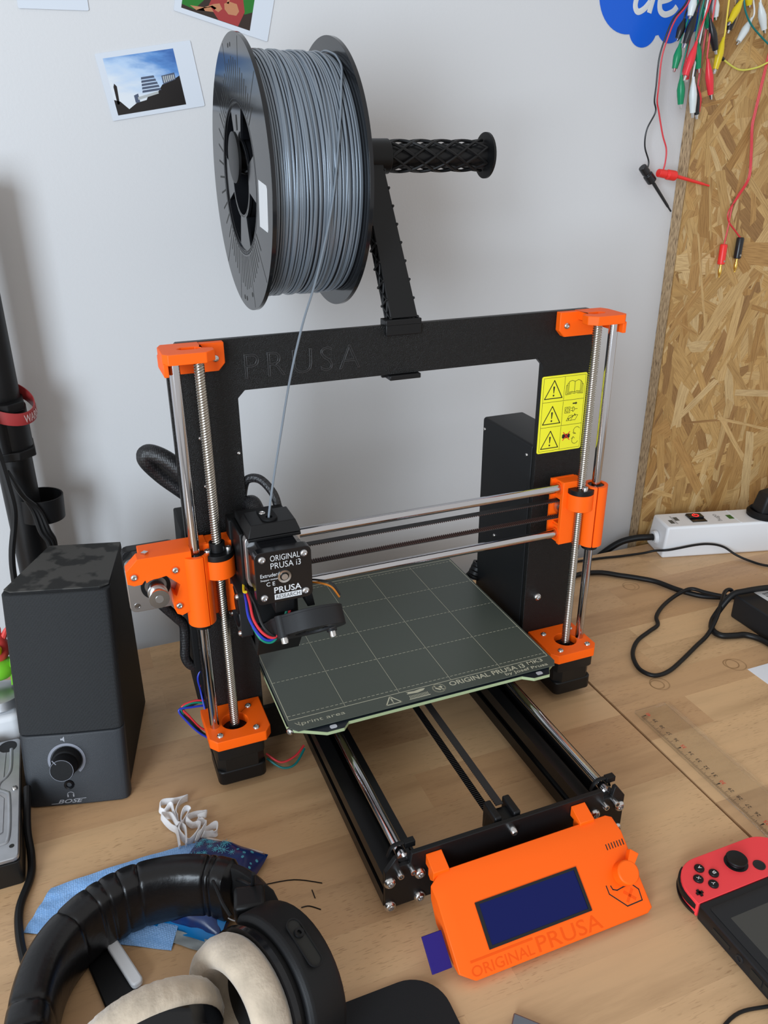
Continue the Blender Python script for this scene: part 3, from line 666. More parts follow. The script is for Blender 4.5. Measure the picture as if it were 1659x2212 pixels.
# print fan: radial blower tilted under the motor
bl = MB(); n_ = Vector((0.0, -0.63, -0.776)).normalized(); fx = Vector((1, 0, 0)); fy = n_.cross(fx)
fc = Vector((-107, -14, 184))
volute = [(26.5*math.cos(a), 25*math.sin(a)) for a in [math.radians(d) for d in range(-90, 136, 9)]]
volute += [(-24, 14), (-30, 2), (-32, -14), (-33, -36), (-4, -36), (-3, -25.5)]
Mf = Matrix(((fx.x, fy.x, n_.x, fc.x), (fx.y, fy.y, n_.y, fc.y), (fx.z, fy.z, n_.z, fc.z), (0, 0, 0, 1)))
plate(bl, volute, [circ((2, 0), 15.5, 36)], 13.5, Mf @ Matrix.Translation((0, 0, 0)))
plate(bl, volute, [], 2, Mf @ Matrix.Translation((0, 0, -1.8)))
fan = build(bl, 'print_fan', 'black_grey', P, weld=True, bevel=0.6)
imp = MB().lathe([(9, 0.5), (9, 11), (7, 12.4), (0, 12.4)], Mf @ Vector((2, 0, 0)), n_, 24)
for k in range(22):
    a = 2*PI*k/22; q = MB().bx(10.5, 14.5, -0.4, 0.4, 1, 12); q.xf(Mf @ Matrix.Translation((2, 0, 0)) @ Matrix.Rotation(a, 4, 'Z')); imp.add(q.v, q.f)
build(imp, 'impeller', 'black', fan)
for (x, y) in ((-24.5, 10), (20, -19)):
    p_ = Mf @ Vector((x, y, -2)); build(MB().cyl(p_, p_+n_*17, 4.2, n=20), 'screw_post', 'black_grey', fan, bevel=0.4); capscrew(p_+n_*16.8, n_, 2.8, fan, 4.5)
build(MB().hexa([(-146, 2, 146), (-112, 2, 146), (-112, 26, 146), (-146, 26, 146)], [(-146, -8, 166), (-110, -8, 166), (-110, 26, 166), (-146, 26, 166)]), 'fan_shroud', 'black', P, bevel=0.5)
build(MB().lathe([(0.4, 0), (2.5, 2.5), (4, 3), (4, 8), (8, 8), (8, 14)], (-127, 24, 136), (0, 0, 1), 16), 'nozzle', 'gold', ext)
build(MB().bx(-134, -119, -20, -4, 194, 206), 'wire_clip', 'black', P, bevel=0.8)
build(MB().hexa([(-108, -16, 192), (-102, -16, 192), (-102, 8, 192), (-108, 8, 192)], [(-110, -14, 206), (-104, -14, 206), (-104, 8, 206), (-110, 8, 206)]), 'fan_bracket', 'black', ext, bevel=0.5)
def wires(specs, parent, name='wire'):
    for m, pts, r in specs: build(MB().tube(spline(pts, 6), r, 8), name, m, parent)
wires([('wire_blue', [(-150, 12, 200), (-152, -2, 199), (-153, -14, 191), (-148, -22, 180), (-140, -23, 174), (-130, -20, 181), (-122, -14, 192)], 1.1),
       ('wire_red', [(-149, 10, 202), (-150, -6, 199), (-150, -16, 190), (-145, -23, 181), (-137, -25, 177), (-127, -21, 184), (-120, -14, 198)], 1.1),
       ('wire_green', [(-151, -16, 184), (-147, -22, 176), (-140, -23, 172), (-134, -22, 176), (-127, -18, 188), (-121, -14, 200)], 1.1),
       ('wire_black', [(-149, 10, 204), (-147, -10, 200), (-145, -20, 188), (-140, -24, 180), (-134, -25, 176)], 1.1),
       ('wire_yellow', [(-149.5, 16, 203), (-151.5, 6, 203), (-151, 1, 205)], 1.1),
       ('wire_orange', [(-106, 0, 205), (-96, -8, 206), (-88, -14, 204), (-83, -18, 196)], 0.8),
       ('wire_black', [(-106, 2, 206), (-96, -6, 207.5), (-87, -12, 206), (-82, -17, 197)], 0.8)], P)

# ---- print bed
BZ = 77.0
sheet = [(-127, -2), (-127, 214), (-120, 222), (120, 222), (127, 214), (127, -9), (123, -15.5), (-121, -15.5), (-127, -9)]
sh = build(plate(MB(), sheet, [], 0.9, XY(BZ-0.9)), 'steel_sheet', 'pei', P, weld=True)
heat = [(-128, 218), (128, 218), (128, -8), (118, -15), (113, -23.5), (97, -23.5), (88, -17), (-78, -17), (-84, -23.5), (-99, -23.5), (-116, -14), (-124, -10), (-128, -4)]
hb = build(plate(MB(), heat, [], 3.0, XY(BZ-5.2)), 'heated_bed', 'pcb_edge', P, weld=True)
build(plate(MB(), [(x*0.9985, y+0.25 if y < 0 else y-0.25) for x, y in heat], [], 0.25, XY(BZ-2.2)), 'bed_coating', 'pcb_top', hb, weld=True)
for x in (-92, 105): build(plate(MB(), rrect(x-3, x+3, -21, -16.6, 1.5), [], 0.2, XY(BZ-1.9)), 'solder_pad', 'solder', hb)
gl = MB(); gk = XY(BZ)
def seg(a, b, w): strokes(gl, [[a, b]], w, 0.05, gk)
for x in (-75, -25, 25, 75): seg((x, 0), (x, 210), 0.28)
for y in (5, 55, 105, 155, 205):
    x = -124.5
    while x < 124: seg((x, y), (min(x+2.4, 124.5), y), 0.4); x += 4.2
for a, b in (((-125, 0), (125, 0)), ((125, 0), (125, 210)), ((125, 210), (-125, 210)), ((-125, 210), (-125, 0))): seg(a, b, 0.55)
text(gl, 'ORIGINAL PRUSA i3', axes((21, -8.2, BZ), (1, 0, 0), (0, 1, 0)), 76, 6.2, 0.05, off=0.1)
text(gl, 'MK3', axes((101, -6.0, BZ), (1, 0, 0), (0, 1, 0)), 16, 4.6, 0.05, off=0.05)
text(gl, 'by Josef Prusa', axes((74, -14.2, BZ), (1, 0, 0), (0, 1, 0)), 44, 5.0, 0.05, off=0.05)
text(gl, 'print area', axes((-116, -10.5, BZ), (1, 0, 0), (0, 1, 0)), 38, 5.2, 0.05, off=-0.08)
strokes(gl, [[(-121, -5), (-119, -8), (-117.4, -5.4)], [(-118, -4.5), (-118, -9), (-116.8, -9)]], 0.4, 0.05, gk)
tri = [(-42, -12.2), (-28, -12.2), (-35, -1.8)]; strokes(gl, [tri+[tri[0]]], 1.0, 0.05, gk); strokes(gl, [[(-35, -4.8), (-35, -8.6)], [(-35, -10.4), (-35, -10.2)]], 1.1, 0.05, gk)
plate(gl, [(-20, -4.6), (-10, -5.6), (-4, -4.4), (-1.5, -2.0), (-6, -1.6), (-12, -2.6), (-20, -1.6), (-18, -3)], [], 0.05, gk)
strokes(gl, [[(x, -11), (x+0.3, -7.4)] for x in [-19+1.3*k for k in range(14)]], 0.45, 0.05, gk); strokes(gl, [[(-20, -12), (-1, -12)]], 0.9, 0.05, gk)
strokes(gl, [circ((10, -6.6), 5.6, 26)+[(15.6, -6.6)], [(6, -2.7), (14, -10.5)]], 1.0, 0.05, gk); plate(gl, [(10, -10), (6.5, -6.4), (7.4, -4), (10, -5.2), (12.6, -4), (13.5, -6.4)], [], 0.05, gk)
build(gl, 'bed_markings', 'bed_print', sh)
build(MB().bx(-110, 118, 10, 200, 58, 64), 'bed_carriage', 'black_matte', P, bevel=1)
for x in (-118, -40, 40, 118):
    for y in (4, 100, 205): build(MB().cyl((x*0.85, y+8, 63), (x*0.85, y+8, 72), 3, n=12), 'bed_spacer', 'steel', hb)
screw((-126, -8, 72.5), (-0.6, -0.8, 0), 3.2, hb)

# ---- y axis: extrusions, rods, plates, feet
YF, YR = -143.2, 196.0
EXX = (-82.6, 90.4)
def extrusion(x, y0, y1, name='extrusion'):
    h = 15; q = [(-h, -h), (-4, -h), (-4, -h+2), (-8, -h+2), (-4.5, -6.5), (4.5, -6.5), (8, -h+2), (4, -h+2), (4, -h), (h, -h)]
    pr = []
    for k in range(4):
        a = k*PI/2; pr += [(p[0]*math.cos(a)-p[1]*math.sin(a), p[0]*math.sin(a)+p[1]*math.cos(a)) for p in q[:-1]]
    return build(MB().loft([[(x+u, y, 23+w) for u, w in pr] for y in (y0, y1)]), name, 'alu_black', P, ang=30)
for x in EXX:
    extrusion(x, YF+0.1, FR-0.1); extrusion(x, FR+6.1, YR)
    build(MB().cyl((x, YF-0.3, 50.3), (x, YR-2, 50.3), 4.0, n=28), 'y_smooth_rod', 'chrome', P)
    for y in (YF+22, YR-22): build(MB().lathe([(11, 0), (11, 5.5), (8.5, 8)], (x, y, 0), (0, 0, 1), 20), 'rubber_foot', 'rubber_black', P)
    for y in (40, 120): build(MB().cyl((x, y, 53), (x, y+24, 53), 8, n=24), 'rod_bearing', 'steel', P)
pw = 102.0; notch = lambda x: [(x+9, 55), (x+5, 48), (x-5, 48), (x-9, 55)]
pf = [(XC-pw, 14), (XC-pw+5, 8.2), (XC+pw-5, 8.2), (XC+pw, 14), (XC+pw, 44), (XC+pw-8, 55)]+[(EXX[1]+5.5, 55), (EXX[1]+4, 46.3), (EXX[1]-4, 46.3), (EXX[1]-5.5, 55)]+[(EXX[0]+5.5, 55), (EXX[0]+4, 46.3), (EXX[0]-4, 46.3), (EXX[0]-5.5, 55)]+[(XC-pw+8, 55), (XC-pw, 44)]
fp = build(plate(MB(), pf, [], 4, XZ(YF)), 'front_plate', 'black', P, bevel=0.5, weld=True)
build(plate(MB(), pf, [], 4, XZ(YR+4)), 'rear_plate', 'black', P, bevel=0.5, weld=True)
for k, x in enumerate(EXX):
    for dx in (-11.6, 11.6):
        for dz in (-11.6, 11.6):
            screw((x+dx, YF-4.1, 23+dz), (0, -1, 0), 4.6, fp, h=2.9)
    for dx in (-4.8, 4.8): capscrew((x+dx+(0.5 if k else 0), YF-4, 42.2), (0, -1, 0), 2.4, fp, 5.5)
    # cable tie round the rod end
    ti = MB().tube(spline([(x-9, YF+7, 47), (x-5.5, YF+7, 55), (x, YF+7, 56.5), (x+5.5, YF+7, 55), (x+9, YF+7, 47)], 5), 1, 8, flat=(0.8, 1.9), up=(0, 1, 0)); ti.bx(x+4, x+12, YF+4.5, YF+9.5, 52, 57)
    build(ti, 'cable_tie', 'black', P, bevel=0.3)
screw((XC-0.5, YF-4.1, 48), (0, -1, 0), 3.2, fp, h=5.5)
yi = MB().hexa([(XC-13, YF+0.1, 30), (XC+13, YF+0.1, 30), (XC+13, YF+18, 30), (XC-13, YF+18, 30)], [(XC-12, YF+0.1, 52), (XC+11, YF+0.1, 52), (XC+11, YF+15, 52), (XC-12, YF+15, 52)]); yi.bx(XC-12, XC-6, YF+1, YF+20, 32, 57); yi.bx(XC+4, XC+10, YF+1, YF+20, 32, 57)
build(yi, 'y_belt_idler', 'black', P, bevel=1.2)
belt((XC-1, YF+14, 55), (XC-1, YR-10, 55), 6, (0, 0, 1), 'y_belt', P); belt((XC-5.5, YF+14, 42), (XC-5.5, YR-10, 42), 6, (0, 0, -1), 'y_belt', P, -1)

# ---- display unit: wedge-shaped orange cover
LX0, LX1 = -70.5, 84.0
prof = [(-159, 44), (-172.5, 41.0), (-218.2, 5.0), (-216, 2.2), (-206, 1.6), (-172, 12), (-160, 30)]
inset = lambda k: prof
def lsec(x, g):
    cy, cz = -188, 22; return [(x, cy+(y-cy)*g, cz+(z-cz)*g) for y, z in prof]
lc = build(MB().loft([lsec(LX0, 0.80), lsec(LX0+10, 1.0), lsec(LX1-5, 1.0), lsec(LX1, 0.93)]), 'display_cover', 'orange', P, bevel=0.6)
fu = Vector((1, 0, 0)); fdir = (Vector((0, -172.5, 41.0))-Vector((0, -218.2, 5.0))); FLEN = fdir.length
LM = axes((0, -218.2, 5.0), fu, fdir)         # local x along the unit, local y up the face, z out of the face
def lface(x, y, z=0.0): return LM @ Matrix.Translation((x, y, z))
scr = build(plate(MB(), [(-45.4, 14.3), (37.2, 14.3), (37.2, 44.3), (-45.4, 44.3)], [[(-42.8, 16.2), (34.8, 16.2), (34.8, 42.6), (-42.8, 42.6)]], 0.9, lface(0, 0, -0.1)), 'screen_bezel', 'black_gloss', lc, weld=True)
build(plate(MB(), [(-42.8, 16.2), (34.8, 16.2), (34.8, 42.6), (-42.8, 42.6)], [], 0.35, lface(0, 0, 0)), 'screen', 'lcd', lc, weld=True)
eg = MB(); text(eg, 'ORIGINAL', lface(-62, 2.0), 47.5, 6.6, 0.12); text(eg, 'PRUSA', lface(-11.2, 1.8), 52.5, 9.8, 0.12); strokes(eg, [[(-60.4, 11.4), (-13.6, 11.4)]], 1.5, 0.12, LM)
build(eg, 'engraved_lettering', 'orange_recess_shade', lc)  # flat strokes, the shade of the engraving is in their colour
vt = MB()
for k in range(7): strokes(vt, [[(67+k*2.4, 47.6), (67+k*2.4, 51.2)]], 0.8, 0.1, LM)
strokes(vt, [[(55, 25.6), (55, 20), (65.3, 8.8), (78.3, 9.1), (78.9, 16.4), (74.5, 21.6), (67, 21.2), (62, 20.6), (59, 22), (58.4, 24.6)]], 0.8, 0.1, LM)
build(vt, 'face_slots', 'ink_and_hole_shade', lc)  # black strokes on the face, slot shade painted rather than cut
xx = MB(); strokes(xx, [[(67, 11.6), (73.4, 17.8)], [(73.4, 11.6), (67, 17.8)]], 2.0, 0.12, LM); build(xx, 'engraved_cross', 'orange_recess_shade', lc)
kb = build(MB().lathe([(8.6, 0), (8.6, 8.6), (7.6, 9.6), (0, 9.6)], LM @ Vector((71.5, 29.5, 0)), LM.to_3x3() @ Vector((0, 0, 1)), 36), 'display_knob', 'orange', lc, bevel=0.3)
kp = MB(); plate(kp, [(-2.4, 4), (2.4, 4), (3.6, 16), (-3.6, 16)], [], 5.5, lface(71.5, 29.5, 3.8) @ Matrix.Rotation(-0.75, 4, 'Z')); build(kp, 'knob_pointer', 'orange', lc, bevel=0.4, weld=True)
for x0 in (-66.5, 55.5):
    s_ = MB(); plate(s_, [(-147.4, 51), (-161, 46), (-161, 38), (-156, 34), (-152, 36), (-152, 42), (-147.4, 42)], [], 12.5, axes((x0+12.5, 0, 0), (0, 1, 0), (0, 0, 1)) @ Matrix.Translation((0, 0, -12.5))); build(s_, 'display_bracket', 'orange', lc, bevel=0.5, weld=True)

# ---- power supply behind the right upright
ps = build(MB().loft([[(x, y, z) for x, z in rrect(138.7, 186, 14, 259, 3, 3)] for y in (FR+6.2, 168)]), 'power_supply', 'psu_black', P, bevel=0.6)
for (y, z) in ((164, 247.2), (81.5, 247.2), (133, 140)): screw((138.6, y, z), (-1, 0, 0), 1.8, ps, n=10)
cs = MB()
for k in range(4): cs.ring([(4.5, k*5), (8.5-k*0.5, k*5), (8.5-k*0.5, k*5+3.6), (4.5, k*5+3.6)], (138, 172, 70+k*0), (0.35, 0.0, 1.0), 16)
build(cs, 'strain_relief', 'rubber_black', ps)
build(MB().tube(spline([(136, 176, 74), (128, 178, 66), (112, 186, 50), (95, 215, 18), (80, 245, 6), (60, 262, 5)], 8), 3.2, 10), 'bed_cable', 'rubber_black', P)
# ---- control board case behind the left upright, cable sleeves
build(MB().loft([[(-188, 74, 60), (-188, 74, 206), (-182, 100, 219), (-182, 150, 219), (-186, 150, 60)], [(-142, 74, 40), (-142, 74, 206), (-142, 100, 219), (-142, 150, 219), (-142, 150, 60)]]), 'control_board_case', 'black_matte', P, bevel=1.5)
build(MB().tube(spline([(-150, 90, 212), (-165, 100, 240), (-192, 104, 268), (-203, 100, 285), (-200, 98, 291), (-186, 92, 284), (-165, 84, 262), (-135, 78, 240), (-128, 66, 248), (-126, 52, 240)], 8), 7.0, 14), 'cable_sleeve', 'sleeve', P)
build(MB().tube(spline([(-212, 70, 180), (-208, 72, 168), (-197, 76, 150), (-192, 78, 140), (-193, 78, 122), (-194, 78, 108), (-189, 78, 98), (-180, 80, 97), (-165, 82, 99)], 6), [4.2, ]*49, 12), 'motor_cable_sleeve', 'sleeve', P)
wires([('wire_blue', [(-180, 76, 98), (-186, 74, 88), (-185, 74, 72), (-184, 66, 56)], 0.9), ('wire_red', [(-181, 77, 92), (-184, 75, 82), (-186, 75, 70)], 0.9),
       ('wire_red', [(-183, 74, 62), (-192, 74, 64), (-203, 72, 62), (-198, 70, 52), (-190, 66, 40), (-180, 62, 34)], 1.0),
       ('wire_green', [(-183, 73, 60), (-194, 73, 63), (-204, 71, 60), (-199, 69, 48), (-191, 64, 36), (-180, 60, 30)], 1.0),
       ('wire_blue', [(-183, 72, 58), (-194, 71, 60), (-206, 70, 61), (-201, 67, 50), (-192, 62, 38), (-182, 58, 30)], 1.0),
       ('wire_black', [(-183, 75, 61), (-196, 72, 61), (-204, 71, 58), (-196, 68, 46), (-188, 64, 34), (-178, 60, 28)], 1.0),
       ('wire_teal', [(-139, 34, 14), (-128, 24, 8), (-116, 24, 8), (-104, 34, 14)], 1.0), ('wire_red', [(-139, 36, 18), (-128, 28, 11), (-114, 30, 12), (-104, 36, 16)], 1.0)], P)
build(MB().tube(spline([(-134, 74, 250), (-130, 72, 266), (-120, 66, 268), (-112, 56, 258), (-110, 50, 246)], 6), 3.6, 10), 'carriage_cable', 'sleeve', P)

# ---- spool holder on top of the frame
HX, HY, HZ = 6.0, 146.0, 504.5
base = MB(); base.bx(HX-16.5, HX+14.5, FR-3.2, FR+9.6, 381.4, 386.5); base.bx(HX-16.5, HX+14.5, FR-3.2, FR-0.2, 374, 383); base.bx(HX-16.5, HX+14.5, FR+6.2, FR+9.6, 338, 383); base.bx(HX-13, HX+14.5, FR-3.2, FR+9, 337.4, 341.4)
hd = build(base, 'spool_holder', 'black', P, bevel=0.7)
d_ = Vector((0, HY-72, HZ-384)); dl = d_.length; d_.normalize(); nb = Vector((0, -d_.z, d_.y)) if True else None
ar = MB(); A0 = Vector((HX, 72, 384)); pn = Vector((0, -d_.z, d_.y))
def armq(t, w, h0, h1): c = A0+d_*t; return [c+Vector((-w, 0, 0))+pn*h0, c+Vector((w, 0, 0))+pn*h0, c+Vector((w, 0, 0))+pn*h1, c+Vector((-w, 0, 0))+pn*h1]
ar.loft([armq(0, 11.5, 5, 7), armq(dl, 9.5, 5, 7)]); ar.loft([armq(0, 11.5, -7, -5), armq(dl, 9.5, -7, -5)]); ar.loft([armq(0, 2, -5, 5), armq(dl, 2, -5, 5)])
k = 0; N_ = 9
for k in range(N_):
    t0, t1 = dl*k/N_, dl*(k+1)/N_
    for sg in (-1, 1):
        for (ta, tb) in ((t0, t1), (t1, t0)):
            wa = 11-1.7*ta/dl; wb_ = 11-1.7*tb/dl
            a_ = A0+d_*ta+Vector((sg*wa, 0, 0))-pn*5.5; b_ = A0+d_*tb+Vector((sg*wb_, 0, 0))+pn*5.5; ar.tube([a_, b_], 1.1, 6)
        rb = A0+d_*t0+Vector((sg*(11.6-1.7*t0/dl), 0, 0)); ar.tube([rb-pn*7.4, rb+pn*7.4], 1.2, 6)
build(ar, 'holder_arm', 'black', hd, bevel=0.3)
tb_ = MB(); tb_.cyl((HX-22, HY, HZ), (HX+18, HY, HZ), 13.6, n=36); build(tb_, 'tube_hub', 'black', hd, bevel=0.6)
tl = MB(); tl.cyl((-103, HY, HZ), (115, HY, HZ), 9.4, n=24)
for x0, x1 in ((HX+18, 112), (-98, HX-22)):
    for c6 in range(6):
        for dr in (-1, 1):
            pts = []
            for k in range(41):
                t_ = k/40; a = 2*PI*c6/6+dr*2.6*PI*t_*(x1-x0)/94*0.62; pts.append((x0+(x1-x0)*t_, HY+11.9*math.cos(a), HZ+11.9*math.sin(a)))
            tl.tube(pts, 1.25, 6)
build(tl, 'lattice_tube', 'black', hd, ang=50)
for x, s_ in ((115, 1), (-103.2, -1)): build(MB().lathe([(10, -2), (18.5, -0.5), (18.5, 1.5), (16, 2.2), (0, 2.2)], (x, HY, HZ), (s_, 0, 0), 36), 'end_disc', 'black', hd, ang=50)

# ================================================================== filament spool hanging on the holder
SY, SZ, SX0, SX1 = 145.8, 489.0, -101.3, -26.5
SP = thing('filament_spool', ((SX0+SX1)/2, SY, SZ-100), 'black plastic spool wound with silver-grey filament on the printer holder', 'spool')
def FL(x, s): return axes((x, SY, SZ), (0, s, 0), (0, 0, 1))     # s=-1: faces -x
spokes = []
for a0 in (2, 92, 182, 272):
    a0 = math.radians(a0+18); a1 = a0+math.radians(52); spokes.append(circ((0, 0), 52, 8, a0, a1+0.0001)+[(52*math.cos(a1), 52*math.sin(a1))]+list(reversed(circ((0, 0), 29.5, 6, a0, a1)+[(29.5*math.cos(a1), 29.5*math.sin(a1))])))
fl0 = build(plate(MB(), circ((0, 0), 100, 120), [circ((0, 0), 53.5, 72)], 3.2, FL(SX0+3.2, -1)), 'near_flange', 'spool_black', SP, bevel=0.6, weld=True)
build(plate(MB(), circ((0, 0), 53.6, 72), [circ((0, 0), 26.5, 40)]+spokes, 2.2, FL(SX0+3.2, -1)), 'hub_spokes', 'spool_black', SP, bevel=0.3, weld=True)
build(plate(MB(), circ((0, 0), 100, 120), [circ((0, 0), 26.5, 40)], 3.2, FL(SX1, -1)), 'far_flange', 'spool_black', SP, bevel=0.6, weld=True)
build(MB().ring([(26.4, SX0+1), (28.4, SX0+1), (28.4, SX1), (26.4, SX1)], (0, SY, SZ), (1, 0, 0), 40), 'hub_tube', 'spool_black', SP)
build(MB().ring([(51, SX0+3.2), (53, SX0+3.2), (53, SX1-3), (51, SX1-3)], (0, SY, SZ), (1, 0, 0), 48), 'core_drum', 'spool_black', SP)
ln = MB(); KM = FL(SX0, -1)
rnd = random.Random(2)
for k in range(72):
    deg = k*5.0; a = math.radians(deg); off = abs(((deg-90) % 180)-90); off = 90-off; side = abs(((deg+90) % 180)-90)
    vert = min(abs(deg-90), abs(deg-270)); r1 = 84-0.25*vert if vert < 42 else 74
    if k % 6 == 3: r1 = 98
    if vert > 52 and k % 2: continue
    if abs(((deg+180) % 360)-180) < 32: continue
    strokes(ln, [[(58.5*math.cos(a), 58.5*math.sin(a)), (r1*math.cos(a), r1*math.sin(a))]], 1.5 if r1 < 98 else 0.8, 0.08, KM)
build(ln, 'groove_shade_strips', 'ink_and_hole_shade', fl0)  # raised black strips paint the shade of the flange grooves
mk = MB(); strokes(mk, [circ((0, 0), 56.5, 80)+[(56.5, 0)], circ((0, 0), 54.2, 80)+[(54.2, 0)]], 0.5, 0.1, KM)
for k in range(26):
    a = PI*1.25+k*PI/52; strokes(mk, [[(54.4*math.cos(a), 54.4*math.sin(a)), (56.3*math.cos(a), 56.3*math.sin(a))]], 1.1, 0.1, KM)
build(mk, 'scale_ring', 'black_grey', fl0)
hl = MB()
for (u, v, r) in ((0, 92, 1.6), (7, 92, 1.6), (3, -92, 2.0), (11, -92, 2.0), (-18, -86, 2.0)): plate(hl, circ((-u, v), r, 14), [], 0.1, KM)
plate(hl, [(1.8*math.cos(a)-0.5, 40+5.5*math.sin(a)) for a in [2*PI*k/20 for k in range(20)]], [], 0.3, FL(SX0+1.0, -1))
build(hl, 'hole_shade_discs', 'ink_and_hole_shade', fl0)  # black discs painted as the shaded inside of the holes
build(plate(MB(), [(62.9, 1.4), (84.5, -1.8), (86.3, -4), (83.2, -31), (81.5, -33.2), (58.8, -30.7)], [], 0.15, KM), 'blank_label', 'white_label', fl0, label='white rectangular label on the spool flange')
# wound filament: rings lying side by side with slight wander, plus the free end
co = MB(); pitch = 1.78; n_w = int((SX1-3.4-(SX0+3.4))/pitch); NS = 96
for k in range(n_w):
    xb = SX0+4.3+k*pitch; ph = rnd.uniform(0, 6.28); am = rnd.uniform(0.1, 0.7); rr = 87.6+rnd.choice((0, 0.2, 0.5, 1.0, -0.3)); pp = rnd.uniform(0, 6.28)
    pts = [(xb+am*math.sin(2*PI*i/NS+ph), SY+(rr+0.3*math.sin(4*PI*i/NS+pp))*math.cos(2*PI*i/NS), SZ+(rr+0.3*math.sin(4*PI*i/NS+pp))*math.sin(2*PI*i/NS)) for i in range(NS)]
    co.tube(pts, 0.83, 6, closed=True)
for k in range(13):                          # outer turns that wander across the layer
    xb = rnd.uniform(SX0+10, SX1-11); dx = rnd.uniform(1.5, 5); ph = rnd.uniform(0, 6.28)
    pts = [(xb+dx*math.sin(2*PI*i/NS+ph), SY+89.0*math.cos(2*PI*i/NS), SZ+89.0*math.sin(2*PI*i/NS)) for i in range(NS)]
    co.tube(pts, 0.85, 6, closed=True)
build(MB().ring([(52, SX0+3.3), (87.0, SX0+3.3), (87.0, SX1-3.3), (52, SX1-3.3)], (0, SY, SZ), (1, 0, 0), 64), 'inner_windings', 'coil_gap_shade', SP)  # filament core coloured dark to paint the shade between strands
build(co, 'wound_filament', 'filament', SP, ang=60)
fe = spline([(-29.6, 175, 573), (-29.6, 145, 578.6), (-30, 118, 574.5), (-30.4, 106, 569.6), (-32, 94.5, 563.4), (-37, 81.8, 553), (-42, 69.8, 538), (-47.5, 59.7, 517), (-52, 55.4, 493), (-56, 56.5, 469), (-62, 57, 446), (-72, 52, 419), (-85, 43, 393), (-99, 34, 356), (-111, 26, 315), (-121, 16, 284), (-127.5, 8.5, 262), (-127.5, 8.5, 256)], 8)
build(MB().tube(fe, 0.9, 8), 'loose_strand', 'filament', SP, label='loose filament strand running down into the extruder')

# ---- memory card in the display unit
c_ = build(plate(MB(), [(-0.5, 0), (14, 0), (14, 23.5), (-0.5, 23.5)], [], 2.1, LM @ Matrix.Translation((-86.5, 12, -7))), 'memory_card', 'purple', None, bevel=0.3, weld=True)
tag(c_, 'purple-blue memory card sticking out of the orange display unit', 'memory card')

# ================================================================== speaker
sd = Vector((76.5, -20, 0)).normalized(); sb = Vector((-sd.y, sd.x, 0)); S0 = Vector((-340.4, 63.5, 0))
def SPK(u, d, z): return S0+sd*(u*1.05)+sb*d+Vector((0, 0, z))
K_ = thing('desktop_speaker', SPK(40, 70, 0), 'black desktop speaker with cloth grille and volume knob left of printer', 'speaker')
fslope = lambda z: 4.0+z*0.238
def ssec(z, uo=0.0, back=138.0, f0=0.0):
    t = z/185.0; f = fslope(z)+f0
    return [SPK(6-uo, f, z), SPK(74+uo, f, z), SPK(80+uo, f+5, z), SPK(75, back, z), SPK(15, back, z), SPK(0-uo, f+5, z)]
build(MB().loft([ssec(0.5, -1.5), ssec(10), ssec(178), [q+Vector((0, 0, -(q-S0).dot(sb)*0.03)) for q in ssec(186)]]), 'cabinet', 'speaker_side', K_, bevel=1.5)
tp = ssec(186.2, -0.3); build(MB().loft([[q+Vector((0, 0, -(q-S0).dot(sb)*0.03)) for q in ssec(185.6, -0.5, 136)], [q+Vector((0, 0, -(q-S0).dot(sb)*0.03)) for q in ssec(186.4, -0.5, 136)]]), 'dusty_top_panel', 'dusty_top', K_)
def front_panel(z0, z1, nm, m, proud, r=4.0, bev=1.2, zb=None):
    secs = []
    for z in (z0, z1):
        f = fslope(z)
        secs.append([SPK(-0.6, f+9, z), SPK(-0.6, f+3-proud, z), SPK(1.6, f-0.3-proud, z), SPK(6, f-1.6-proud, z), SPK(40, f-2.4-proud, z), SPK(74, f-1.6-proud, z), SPK(78.6, f-0.3-proud, z), SPK(80.6, f+3-proud, z), SPK(80.6, f+9, z)])
    return build(MB().loft(secs), nm, m, K_, bevel=bev, seg=3)
front_panel(64.6, 183, 'cloth_grille', 'grille', 1.0)
lp = front_panel(0.8, 64.0, 'control_panel', 'speaker_dark', 1.0)
nrm = (-sb+Vector((0, 0, 0.225))).normalized(); upv = nrm.cross(sd)*-1; upv = sd.cross(nrm)*-1 if upv.z < 0 else upv
def SF(u, z, out=3.45): p = SPK(u, fslope(z)-out, z); return axes(p, sd, upv)
ks = MB(); ks.lathe([(12.2, 0), (11.6, 5), (10.8, 6), (0, 6)], SPK(35, fslope(41.5)-3.4, 41.5), nrm, 32); kn = build(ks, 'knob_socket', 'speaker_side', K_)
kb_ = MB().lathe([(10.2, 0), (10.0, 10), (9.2, 11), (0, 11)], SPK(35, fslope(41.5)-7, 41.5)+nrm*2.0, nrm, 32); build(kb_, 'volume_knob', 'speaker_side', K_, bevel=0.3)
kp_ = SPK(35, fslope(41.5)-7, 41.5)+nrm*13.05; q = MB(); strokes(q, [[(-4, 6), (-6.6, 9.4)]], 0.7, 0.1, axes(kp_, sd, upv)); strokes(q, [circ((0, 0), 9.3, 40)+[(9.3, 0)]], 0.35, 0.08, axes(kp_, sd, upv)); build(q, 'knob_mark', 'speaker_ring', K_)
q = MB(); a0, a1 = math.radians(-50), math.radians(215); o_ = [(15.4*math.cos(a0+(a1-a0)*i/40), 15.4*math.sin(a0+(a1-a0)*i/40)) for i in range(41)]; i_ = [(13.2*math.cos(a1+(a0-a1)*i/40), 13.2*math.sin(a1+(a0-a1)*i/40)) for i in range(41)]
plate(q, o_+i_, [], 0.12, SF(35, 41.5)); build(q, 'volume_scale', 'speaker_ring', K_)
